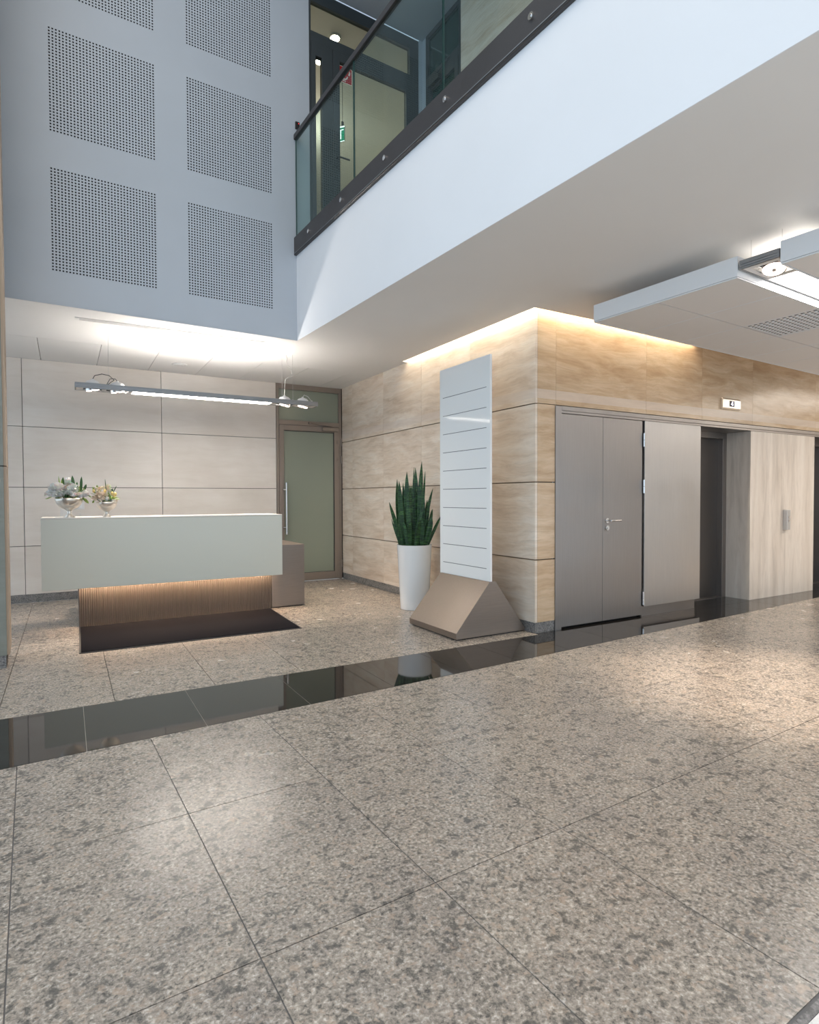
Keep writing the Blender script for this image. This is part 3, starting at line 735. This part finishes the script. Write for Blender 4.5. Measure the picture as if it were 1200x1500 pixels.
for x, y in ((.10, D-.03), (.10, .03), (2.4, D-.03), (2.4, .03)):
    bm = bmesh.new(); cyl(bm, (x, y, .06), (x, y, ZC-2.955), .0012, k=6); obj('hanger_wire', bm, M['wire'], t)

# ------------------------------------------------------------------ reception desk
DU, DN = -2.9925, 2.49
t = thing('reception_desk', 'long reception desk with pale glass front panel floating over a lit ribbed plinth', 'reception desk', W(DU, DN, 0), PHI)
def du(u): return u-DU
def dn(n): return n-DN
obj('front_panel', B(((du(-4.225), 0, .432), (du(-1.760), .035, 1.148)),), M['desk_front'], t, bevel=.003)
obj('counter_top', B(((du(-4.225), 0, 1.149), (du(-1.760), .56, 1.160)), ((du(-4.225), .036, .92), (du(-4.19), .56, 1.148)), ((du(-1.795), .036, .92), (du(-1.76), .56, 1.148))), M['desk_top'], t, bevel=.002)
bm = bmesh.new()
pl0, pl1 = du(-3.905), du(-1.835); pitch = .0207; k = int((pl1-pl0)/pitch)
pts = []
for i in range(k):
    x = pl0+i*pitch
    for a in range(5):
        pts.append((x+pitch*a/5, dn(2.70)-.008*math.sin(math.pi*a/5)))
pts += [(pl1, dn(2.70)), (pl1, dn(2.98)), (pl0, dn(2.98))]
prism(bm, pts, 0, .66)
obj('ribbed_plinth', bm, M['bronze_rib'], t)
obj('side_block', B(((du(-1.834), dn(2.685), .012), (du(-1.412), dn(3.70), .775)),), M['bronze'], t, bevel=.003)
obj('block_foot', B(((du(-1.81), dn(2.71), 0), (du(-1.43), dn(3.67), .012)),), M['black'], t)
obj('work_top', B(((du(-3.9), dn(2.982), .70), (du(-1.836), dn(3.65), .735)),), M['desk_top'], t, bevel=.002)
obj('led_strip', B(((du(-3.9), dn(2.635), .478), (du(-1.86), dn(2.66), .486)),), M['desk_led'], t)
obj('led_tray', B(((du(-4.18), dn(2.526), .50), (du(-1.80), dn(2.690), .512)),), M['desk_top'], t)

mt = thing('door_mat', 'charcoal floor mat lying in front of the reception desk', 'mat', W(-2.91, 2.05, 0), PHI)
bm = bmesh.new(); q = [(-3.905, 2.662), (-1.855, 2.662), (-1.905, 1.425), (-3.925, 1.455)]
prism(bm, [(a+2.91, b-2.05) for a, b in q], 0, .006); obj('rubber_edge', bm, M['mat_edge'], mt)
bm = bmesh.new(); prism(bm, [((a+2.91)*.985, (b-2.05)*.965) for a, b in q], .0061, .011); obj('carpet', bm, M['mat'], mt)

# flower bowls
def bowl(u, n, R_, H_, label):
    t = thing('flower_bowl', label, 'bowl', W(u, n, 1.160), PHI, 'footed silver bowls on the reception desk')
    bm = bmesh.new(); lathe(bm, [(R_*.12, .34*H_), (R_*.3, .40*H_), (R_*.62, .50*H_), (R_*.86, .68*H_), (R_*.97, .88*H_), (R_, H_), (R_*.985, H_), (R_*.94, .88*H_), (R_*.82, .70*H_), (R_*.5, .54*H_), (0, .48*H_)], 48)
    obj('cup', bm, M['silver'], t, smooth=True)
    bm = bmesh.new(); lathe(bm, [(R_*.2, .18*H_), (R_*.16, .20*H_), (R_*.15, .30*H_), (R_*.19, .31*H_), (R_*.19, .335*H_), (R_*.15, .345*H_), (R_*.14, .36*H_)], 32); obj('stem', bm, M['silver'], t, smooth=False)
    bm = bmesh.new(); lathe(bm, [(R_*.40, 0), (R_*.40, .03*H_), (R_*.33, .05*H_), (R_*.30, .10*H_), (R_*.24, .14*H_), (R_*.2, .18*H_)], 32); obj('foot', bm, M['silver'], t, smooth=False)
    return t
def petal(bm, base, d, size, wid, curl):
    d = d.normalized(); side = d.cross(Vector((0.3, .2, 1))).normalized()
    if side.length < .1: side = Vector((1, 0, 0))
    nrm = side.cross(d).normalized(); rows = []
    for i in range(4):
        t_ = i/3; w_ = wid*math.sin(math.pi*(.18+.66*t_))
        c = base + d*size*t_ + nrm*curl*size*t_*t_
        rows.append([bm.verts.new(c - side*w_ + nrm*w_*.35), bm.verts.new(c), bm.verts.new(c + side*w_ + nrm*w_*.35)])
    for a, b in zip(rows, rows[1:]):
        for k in range(2): bm.faces.new([a[k], a[k+1], b[k+1], b[k]])
def bloom(c, r, kpet, mat, parent, name='bloom', squash=.85):
    bm = bmesh.new(); c = Vector(c)
    ico = bmesh.ops.create_icosphere(bm, subdivisions=2, radius=r*.55, matrix=Matrix.Translation(c) @ Matrix.Scale(squash, 4, (0, 0, 1)))
    for i in range(kpet):
        z = 1-1.5*(i+.5)/kpet; a = i*2.39996; s = math.sqrt(max(0, 1-z*z))
        d = Vector((s*math.cos(a), s*math.sin(a), z*squash))
        up = (d*.75 + Vector((random.uniform(-.4, .4), random.uniform(-.4, .4), random.uniform(-.1, .6))))
        petal(bm, c + d*r*.45, up, r*random.uniform(.5, .68), r*random.uniform(.22, .34), random.uniform(-.25, .3))
    return obj(name, bm, mat, parent, smooth=True)
def blade(p0, p1, w_, mat, parent, bend=(0, 0, 0), name='leaf', fold=.3, k=7, base_w=.35, twist=0.0, facing=None):
    bm = bmesh.new(); p0, p1, b = Vector(p0), Vector(p1), Vector(bend); rows = []
    ax = facing or Vector((.85, -.5, 0))
    for i in range(k+1):
        t_ = i/k; c = p0.lerp(p1, t_) + b*math.sin(math.pi*t_)*1.0
        d = ((p1-p0) + b*math.pi*math.cos(math.pi*t_)).normalized()
        s = (ax - d*ax.dot(d)).normalized(); s = Matrix.Rotation(twist*t_, 3, d) @ s
        nn = s.cross(d).normalized()
        prof = base_w + (1-base_w)*math.sin(min(1, t_/.55)*math.pi/2) if t_ < .55 else max(.0, (1-((t_-.55)/.45)**2.6))
        ww = max(w_*prof, .0008)
        rows.append([bm.verts.new(c - s*ww + nn*ww*fold), bm.verts.new(c - s*ww*.5 + nn*ww*fold*.15), bm.verts.new(c - nn*.0), bm.verts.new(c + s*ww*.5 + nn*ww*fold*.15), bm.verts.new(c + s*ww + nn*ww*fold)])
    for a, c in zip(rows, rows[1:]):
        for j in range(4): bm.faces.new([a[j], a[j+1], c[j+1], c[j]])
    o = obj(name, bm, mat, parent, smooth=True)
    md = o.modifiers.new('thick', 'SOLIDIFY'); md.thickness = min(.004, w_*.25); md.offset = 0
    return o
FN = 2.66
bowl(-3.976, FN, .129, .201, 'larger footed silver bowl at the left end of the reception desk')
bowl(-3.628, FN, .105, .162, 'smaller footed silver bowl on the desk, second from the left end')
def S(px, py, ref, sc, dep=0.0):        # offsets inside a bouquet: metres right of and above the bowl centre
    return ((px-ref[0])/sc, dep, (ref[1]-py)/sc*1.12)
b1 = thing('flower_arrangement', 'full white flower bunch with dark green leaf tips in the larger bowl', 'flowers', W(-3.976, FN, 1.160+.193), PHI, 'flower bunches on the reception desk')
s1 = 8*159.0; r1 = (405, 395)
for px, py, r, dep, mt_, kp in ((275, 290, .085, -.03, 'petal_w', 70), (190, 345, .05, -.05, 'petal_w', 34), (240, 345, .06, -.06, 'petal_w', 34), (330, 310, .055, -.02, 'petal_w', 34), (395, 195, .052, .03, 'petal_w', 40),
                           (455, 270, .055, -.03, 'petal_w', 44), (400, 290, .05, -.05, 'petal_w', 34), (580, 350, .055, -.03, 'petal_w', 46), (500, 350, .04, -.06, 'petal_c', 26), (455, 355, .038, -.08, 'petal_w', 22), (340, 260, .05, .04, 'petal_w', 26)):
    bloom(S(px, py, r1, s1, dep), r, kp, M[mt_], b1)
for px0, py0, px1, py1, w_, mt_, bx_ in ((470, 300, 445, 120, .017, 'leaf_d', .0), (545, 330, 553, 130, .014, 'leaf_d', 0), (550, 320, 605, 220, .014, 'leaf_d', .01), (495, 300, 500, 195, .012, 'leaf_d', 0), (345, 260, 340, 140, .012, 'leaf_d', 0),
                                   (310, 300, 290, 130, .006, 'leaf_l', 0), (320, 290, 325, 165, .008, 'leaf_l', 0), (275, 270, 272, 205, .008, 'leaf_d', 0), (370, 390, 360, 300, .018, 'leaf_d', 0), (385, 390, 375, 320, .016, 'leaf_d', 0),
                                   (200, 360, 128, 348, .01, 'leaf_l', 0), (210, 370, 140, 395, .01, 'leaf_l', 0), (560, 380, 632, 450, .016, 'leaf_l', .0), (575, 390, 610, 420, .014, 'leaf_d', 0), (610, 340, 665, 380, .008, 'leaf_l', 0), (520, 330, 525, 245, .012, 'leaf_l', 0),
                                   (575, 320, 580, 270, .012, 'leaf_l', 0), (250, 385, 330, 370, .015, 'leaf_l', 0), (350, 385, 420, 378, .015, 'leaf_l', 0), (430, 390, 490, 380, .012, 'leaf_l', 0)):
    blade(S(px0, py0, r1, s1, -.02), S(px1, py1, r1, s1, -.03), w_, M[mt_], b1, (bx_, 0, 0), k=6)
b2 = thing('flower_arrangement', 'small cream flower bunch with yellow buds in the smaller bowl', 'flowers', W(-3.628, FN, 1.160+.156), PHI, 'flower bunches on the reception desk')
r2 = (855, 432)
for px, py, r, dep, mt_, kp in ((775, 355, .052, -.05, 'petal_p', 50), (715, 390, .042, -.03, 'petal_p', 34), (800, 395, .035, -.07, 'petal_p', 24), (735, 280, .03, -.02, 'petal_c', 24), (775, 275, .03, 0, 'petal_c', 24), (805, 265, .028, .02, 'petal_c', 20),
                               (875, 250, .034, 0, 'petal_c', 28), (880, 285, .026, -.02, 'petal_c', 20), (930, 425, .03, -.06, 'petal_w', 20), (850, 400, .035, -.06, 'petal_w', 22), (965, 420, .024, -.03, 'petal_p', 16)):
    bloom(S(px, py, r2, s1, dep), r, kp, M[mt_], b2)
for px, py, r in ((920, 325, .016), (960, 335, .015), (700, 295, .013), (835, 300, .014), (945, 355, .012)):
    bm = bmesh.new(); bmesh.ops.create_icosphere(bm, subdivisions=2, radius=r, matrix=Matrix.Translation(S(px, py, r2, s1, -.03)) @ Matrix.Scale(1.5, 4, (0, 0, 1)))
    obj('bud', bm, M['bud'], b2, smooth=True)
for px0, py0, px1, py1, w_, mt_ in ((905, 410, 870, 310, .017, 'leaf_l'), (910, 410, 975, 315, .013, 'leaf_l'), (900, 400, 820, 345, .013, 'leaf_l'), (940, 400, 1018, 395, .01, 'leaf_l'), (930, 390, 990, 370, .010, 'leaf_l'), (720, 330, 690, 245, .011, 'leaf_l'),
                               (850, 300, 837, 150, .004, 'leaf_d'), (925, 330, 975, 235, .005, 'leaf_d'), (915, 330, 925, 265, .012, 'leaf_d'), (745, 270, 740, 225, .009, 'leaf_l'), (725, 345, 660, 320, .004, 'leaf_l'), (880, 430, 880, 350, .014, 'leaf_l'), (700, 410, 685, 440, .012, 'leaf_l'), (850, 420, 760, 432, .014, 'leaf_d')):
    blade(S(px0, py0, r2, s1, -.02), S(px1, py1, r2, s1, -.03), w_, M[mt_], b2, k=6)
def stems(b, ends, r0):
    for x, z in ends:
        bm = bmesh.new(); tube(bm, [(x*.25, random.uniform(-.02, .02), -.05), (x*.6, -.01, z*.45), (x, 0.0, z)], .003, 6); obj('stem', bm, M['leaf_l'], b)
    for i in range(14):
        a = i*2.4; rr = r0*random.uniform(.55, .95)
        blade((rr*math.cos(a)*.5, rr*math.sin(a)*.5, -.02), (rr*math.cos(a)*1.05, rr*math.sin(a)*1.05, random.uniform(.015, .07)), random.uniform(.010, .016), M['leaf_d' if i % 3 else 'leaf_l'], b, k=5, facing=Vector((-math.sin(a), math.cos(a), 0)))
stems(b1, [(-.10, .07), (-.16, .04), (-.01, .16), (.04, .10), (0, .08), (.13, .04), (.07, .04), (-.05, .10)], .115)
stems(b2, [(-.06, .06), (-.10, .03), (-.09, .12), (-.06, .13), (.015, .14), (.05, .08), (.08, .08), (-.02, .10)], .092)
for px, py, r, dep, kp in ((300, 350, .05, -.05, 36), (355, 335, .045, -.04, 30), (420, 340, .045, -.05, 30), (530, 360, .045, -.05, 30), (430, 225, .04, .0, 26), (480, 310, .04, -.02, 26)):
    bloom(S(px, py, r1, s1, dep), r, kp, M['petal_w'], b1)
for px, py, r, dep, kp in ((760, 320, .03, -.02, 22), (820, 330, .03, -.02, 22), (850, 350, .03, -.04, 20), (900, 300, .026, -.01, 20), (840, 290, .026, 0, 18)):
    bloom(S(px, py, r2, s1, dep), r, kp, M['petal_c'], b2)
t = thing('brochure_stand', 'clear acrylic stand behind the larger flower bowl on the desk', 'stand', W(-4.0, 2.93, 1.160), PHI)
obj('stand_base', B(((-.11, -.06, 0), (.13, .06, .006)),), M['acrylic'], t, bevel=.001)
obj('stand_back', B(((-.06, .02, .006), (.0, .025, .14)), ((.122, -.05, .006), (.13, .05, .035))), M['acrylic'], t)

t = thing('light_switch', 'white square light switch on the limestone wall behind the flower bowls', 'light switch', W(-3.847, NB, 1.213), PHI)
obj('frame', B(((-.058, -.010, 0), (.058, 0, .093)),), M['white_plastic'], t, bevel=.002)
obj('rocker', B(((-.03, -.016, .016), (.03, -.0102, .077)),), M['white_paint'], t, bevel=.002)

# ------------------------------------------------------------------ pendant lamp
PU, PN, PZL = -2.545, 2.86, 2.533
t = thing('pendant_lamp', 'long grey linear pendant lamp hanging on wires over the reception desk', 'pendant lamp', W(PU, PN, PZL), PHI)
hl, hd, hh = 1.36, .10, .055
bm = bmesh.new()
for s in (-1, 1):
    ya, yb = sorted((s*hd, s*(hd-.012)))
    for z0, z1 in ((0, .012), (.016, .038), (.042, hh)): box(bm, (-hl, ya, z0), (hl, yb, z1))
    ya, yb = sorted((s*(hd-.005), s*(hd-.012)))
    box(bm, (-hl+.001, ya, .001), (hl-.001, yb, hh-.001))
    xa, xb = sorted((s*hl, s*(hl-.012))); box(bm, (xa, -hd+.012, 0), (xb, hd-.012, hh))
obj('profile', bm, M['alu'], t)
obj('light_panel', B(((-.80, -hd+.014, .001), (.76, hd-.014, .008)),), M['pend_lit'], t)
obj('uplight', B(((-.80, -hd+.03, .045), (.76, hd-.03, .052)),), M['uplit'], t)
bm = bmesh.new()
for s in (-1, 1):
    for a, b in ((.76 if s > 0 else .80, .84), (1.06, 1.10), (1.28, hl-.012)):
        xa, xb = sorted((s*a, s*b)); box(bm, (xa, -hd+.012, .002), (xb, hd-.012, .010))
    xa, xb = sorted((s*.84, s*1.28)); box(bm, (xa, -hd+.012, .002), (xb, -hd+.03, .010)); box(bm, (xa, hd-.03, .002), (xb, hd-.012, .010))
obj('end_plate', bm, M['ceil_tile'], t)
for x in (-1.19, -.95, .95, 1.19):
    o = spot(t, (x, 0, -.004), .072, (math.radians(2), math.radians(12 if x > 0 else -12)))
    bm = bmesh.new(); lathe(bm, [(.075, hh), (.072, hh+.018), (.055, hh+.038), (.03, hh+.048), (.014, hh+.05), (.014, hh+.062), (0, hh+.062)], 24, (x, 0, 0)); obj('dome', bm, M['white_plastic'], o, smooth=True)
bm = bmesh.new()
tube(bm, [(-1.19, 0, hh+.06), (-1.17, 0, hh+.10), (-1.10, 0, hh+.125), (-1.03, 0, hh+.115), (-.98, 0, hh+.07), (-.955-.1, -.05, hh)], .004)
tube(bm, [(-.95, 0, hh+.06), (-.97, 0, hh+.085), (-1.02, 0, hh+.08), (-1.06, -.05, hh)], .004)
obj('cable', bm, M['cable'], t)
bm = bmesh.new()
tube(bm, [(1.19, 0, hh+.06), (1.21, 0, hh+.09), (1.26, 0, hh+.075), (1.31, 0, hh+.02), (1.31, 0, hh)], .004); cyl(bm, (1.31, 0, hh), (1.31, 0, hh+.025), .012)
obj('cable', bm, M['cable_white'], t)
top = ZC-PZL
bm = bmesh.new()
pts = [(.95, 0, hh+.06), (.955, 0, hh+.20), (.965, 0, hh+.27), (1.05, 0, hh+.33), (1.04, 0, hh+.40), (.975, 0, hh+.47), (.99, 0, hh+.53), (.985, .03, top)]
fine = []
for i in range(len(pts)-1):
    for k in range(5):
        f = k/5; f = f*f*(3-2*f); fine.append(Vector(pts[i]).lerp(Vector(pts[i+1]), f))
tube(bm, fine+[Vector(pts[-1])], .0035)
obj('power_cord', bm, M['cable_white'], t)
for x in (-1.035, .92, 1.06):
    bm = bmesh.new(); cyl(bm, (x, 0, hh*.6), (x, 0, top), .0014, k=6); cyl(bm, (x, 0, hh*.6), (x, 0, hh+.02), .008, k=10); obj('hanger_wire', bm, M['wire'], t)

# slot diffuser and round disc in the reception ceiling
t = thing('slot_diffuser', 'long narrow white air slot in the ceiling over the reception desk', 'air slot', W(-2.93, 2.45, ZC), PHI)
bm = bmesh.new(); frame_w = .012
box(bm, (-.97, -.045, -.006), (.97, -.033, 0)); box(bm, (-.97, .033, -.006), (.97, .045, 0)); box(bm, (-.97, -.033, -.006), (-.93, .033, 0)); box(bm, (.93, -.033, -.006), (.97, .033, 0))
obj('frame', bm, M['white_plastic'], t)
bm = bmesh.new(); box(bm, (-.93, -.033, -.0015), (.93, .033, -.0005)); obj('dark_gap', bm, M['vjoint'], t)
for y in (-.015, .015): obj('slat', B(((-.93, y-.009, -.005), (.93, y+.009, -.002)),), M['white_plastic'], t)
t = thing('ceiling_disc', 'flat round white disc in the ceiling panel above the pendant lamp', 'ceiling speaker', W(-2.645, 4.12, ZC), PHI)
bm = bmesh.new(); lathe(bm, [(.10, 0), (.10, -.006), (.085, -.012), (0, -.012)], 32); obj('cover', bm, M['white_plastic'], t)
bm = bmesh.new(); lathe(bm, [(.06, -.012), (.06, -.016), (0, -.017)], 32); obj('center_cap', bm, M['white_plastic'], t)

# ------------------------------------------------------------------ sign stele
t = thing('sign_stele', 'tall white glass directory panel rising from a wedge-shaped bronze base', 'sign', W(-.426, .575, 0), PHI)
bm = bmesh.new()
prof = [(-.424, .012), (-.424, .070), (-.030, .530), (.046, .530), (.416, .035), (.416, .012)]
prism(bm, prof, .138-.575, 1.013-.575, 'y')
obj('wedge_base', bm, M['bronze'], t, bevel=.003)
obj('base_foot', B(((-.40, .16-.575, 0), (.39, .99-.575, .012)),), M['black'], t)
pn = obj('glass_panel', B(((-.01, .155-.575, .50), (.014, 1.045-.575, 2.742)),), M['sign_white'], t, bevel=.002)
for k in range(10):
    z = 2.432-.1978*k
    obj('rule_line', B(((-.0112, .213-.575, z-.0028), (-.0098, .984-.575, z+.0028)),), M['line'], pn)

# ------------------------------------------------------------------ snake plant
t = thing('snake_plant', 'tall snake plant in a conical white planter beside the sign', 'potted plant', W(-.335, 1.775, 0), 0)
bm = bmesh.new(); lathe(bm, [(.0, 0), (.165, 0), (.172, .006), (.212, .77), (.212, .782), (.198, .782), (.194, .74), (0, .74)], 64)
smooth_by_angle(obj('planter', bm, M['pot'], t), 30)
for i in range(46):
    a, r = random.uniform(0, 6.28), .182*math.sqrt(random.random()); s = random.uniform(.012, .02)
    bm = bmesh.new(); bmesh.ops.create_icosphere(bm, subdivisions=2, radius=s, matrix=Matrix.Translation((r*math.cos(a), r*math.sin(a), .748)) @ Matrix.Rotation(random.random()*3, 4, 'Z') @ Matrix.Diagonal((1.3, .9, .6, 1)))
    obj('pebble', bm, M['pebble'], t, smooth=True)
RV = Vector((.8418, -.5398, 0)); FV = Vector((.5395, .8416, 0))
sc = 6.25*119.5
LV = [  # base x, tip x, tip y (zoomed photo pixels), half width, depth of base, bend
    (212, 133, 420, .030, -.02, .02), (232, 205, 210, .032, .02, -.02), (262, 225, 232, .036, -.10, -.01), (282, 293, 140, .040, .06, 0), (300, 318, 262, .032, -.08, .01), (262, 258, 240, .026, .12, 0),
    (350, 360, 98, .022, .10, 0), (378, 372, 104, .032, .05, .012), (408, 430, 50, .036, .02, -.01), (420, 412, 190, .036, -.04, 0), (425, 462, 135, .018, .10, .0), (438, 442, 300, .030, -.06, 0),
    (462, 532, 293, .024, .05, -.03), (472, 526, 480, .026, -.02, 0), (455, 518, 545, .045, -.06, .01), (492, 607, 540, .022, .03, -.01), (340, 332, 255, .030, .10, 0), (352, 345, 262, .034, .0, 0),
    (315, 300, 350, .030, -.12, 0), (270, 238, 320, .030, -.03, 0), (395, 380, 300, .034, .0, 0), (250, 215, 530, .022, -.10, .0), (238, 222, 610, .022, -.12, 0), (292, 270, 600, .026, -.15, 0), (315, 318, 575, .028, -.16, 0),
    (365, 445, 450, .024, -.14, -.02), (380, 405, 560, .030, -.12, 0), (435, 430, 580, .036, -.12, 0), (455, 480, 400, .030, .06, 0), (452, 500, 380, .026, .02, 0), (215, 150, 575, .012, .03, .0), (480, 520, 490, .020, .06, 0), (330, 370, 420, .034, .08, 0), (410, 395, 420, .034, .10, 0)]
for i, (bx_, tx, ty, w_, dep, bend) in enumerate(LV):
    b = RV*((bx_-360)/sc*.86) + FV*dep*.9; b.z = .735
    e = RV*((tx-360)/sc) + FV*(dep*1.25+random.uniform(-.03, .03)); e.z = .782+(805-ty)/sc
    yaw = random.uniform(-.5, .5)
    ax = (RV*math.cos(yaw)+FV*math.sin(yaw))
    blade(b, e, w_*.86, M['snake'], t, RV*bend, fold=random.uniform(.2, .45), k=12, base_w=.55, twist=random.uniform(-.6, .6), facing=ax)

# ------------------------------------------------------------------ unseen sides of the hall that shade and reflect
bm = B(((-6, -6.1, 4.4), (5.0, -6.0, 8.4)), ((5.0, -6.1, 2.1), (14.5, -6.0, 4.2)))
struct('wall_rear', bm, M['white_paint'], 'unseen white wall behind the viewpoint, its openings set to shape the light', 'wall', turned=False)
bm = B(((14.5, -6, 0), (14.6, 4.2, 3.3)),)
struct('wall_right', bm, M['trav'], 'travertine wall at the far right end of the lift lobby', 'wall', turned=False)

# ------------------------------------------------------------------ light
w = bpy.data.worlds.new('daylight'); bpy.context.scene.world = w; w.use_nodes = True
bg = w.node_tree.nodes['Background']; bg.inputs[0].default_value = (.66, .83, 1.0, 1); bg.inputs[1].default_value = 1.12
def lamp(name, kind, loc, energy, color, **kw):
    l = bpy.data.lights.new(name, kind); l.energy = energy; l.color = color
    for k, v in kw.items(): setattr(l, k, v)
    o = bpy.data.objects.new(name, l); C.objects.link(o); o.location = loc
    return o
o = lamp('hall_fill_light', 'AREA', (-.5, .5, 8.35), 170, (1, .86, .70), shape='RECTANGLE', size=4.5, size_y=8)  # added area light without a fitting, brightens the hall from above
lamp('lobby_fill_light', 'AREA', (11.5, 1.5, 3.1), 85, (1, .93, .84), shape='RECTANGLE', size=3, size_y=3)  # added out of view to brighten lobby floor and raft tiles
lamp('lobby_fill_light', 'AREA', (6.0, -2.4, 3.1), 55, (1, .94, .86), shape='RECTANGLE', size=4, size_y=2)  # added fill behind the viewpoint, lifts the pier and steel doors
for x in (.21, 4.75):
    lamp('spot_beam', 'SPOT', (LX+x, RA-.14, 2.93), 330, (1, .82, .66), spot_size=math.radians(52), spot_blend=.85, shadow_soft_size=.05)
for x in (-1.07, 1.07):
    p = W(PU+x, PN, PZL-.03)
    lamp('pendant_beam', 'SPOT', p, 120, (1, .82, .66), spot_size=math.radians(80), spot_blend=.8, shadow_soft_size=.1)
lamp('corridor_glow', 'POINT', (3.6, 9.0, 6.9), 36, (1, .93, .78), shadow_soft_size=.3)

# ------------------------------------------------------------------ camera
q = (5.70078235e-01, 2.37602937e-02, 3.63669703e-03, 8.65358688e+02)
yaw, pitch, roll, F = q
f = Vector((math.sin(yaw)*math.cos(pitch), math.cos(yaw)*math.cos(pitch), -math.sin(pitch)))
r = Vector((math.cos(yaw), -math.sin(yaw), 0)); dwn = f.cross(r)
r2 = r*math.cos(roll)+dwn*math.sin(roll); d2 = -r*math.sin(roll)+dwn*math.cos(roll)
m = Matrix((r2, -d2, -f)).transposed().to_4x4(); m.translation = (0, 0, 1.35)
cam = bpy.data.cameras.new('camera'); co = bpy.data.objects.new('camera', cam); C.objects.link(co); co.matrix_world = m
cam.sensor_fit = 'VERTICAL'; cam.sensor_height = 36; cam.sensor_width = 36; cam.lens = F*36/1500; cam.clip_start = .05
sc_ = bpy.context.scene; sc_.camera = co
sc_.view_settings.view_transform = 'Standard'; sc_.view_settings.look = 'None'; sc_.view_settings.gamma = 1; sc_.view_settings.use_curve_mapping = False
sc_.view_settings.exposure = 0.48
sc_.cycles.use_denoising = True
sc_.cycles.max_bounces = 10; sc_.cycles.diffuse_bounces = 6; sc_.cycles.glossy_bounces = 5; sc_.cycles.transparent_max_bounces = 12
sc_.cycles.sample_clamp_indirect = 2.0; sc_.cycles.sample_clamp_direct = 18; sc_.cycles.use_adaptive_sampling = False; sc_.cycles.denoiser = 'OPENIMAGEDENOISE'; sc_.cycles.denoising_input_passes = 'RGB_ALBEDO_NORMAL'; sc_.cycles.denoising_prefilter = 'ACCURATE'; sc_.cycles.caustics_reflective = False; sc_.cycles.caustics_refractive = False; sc_.cycles.blur_glossy = 1.0
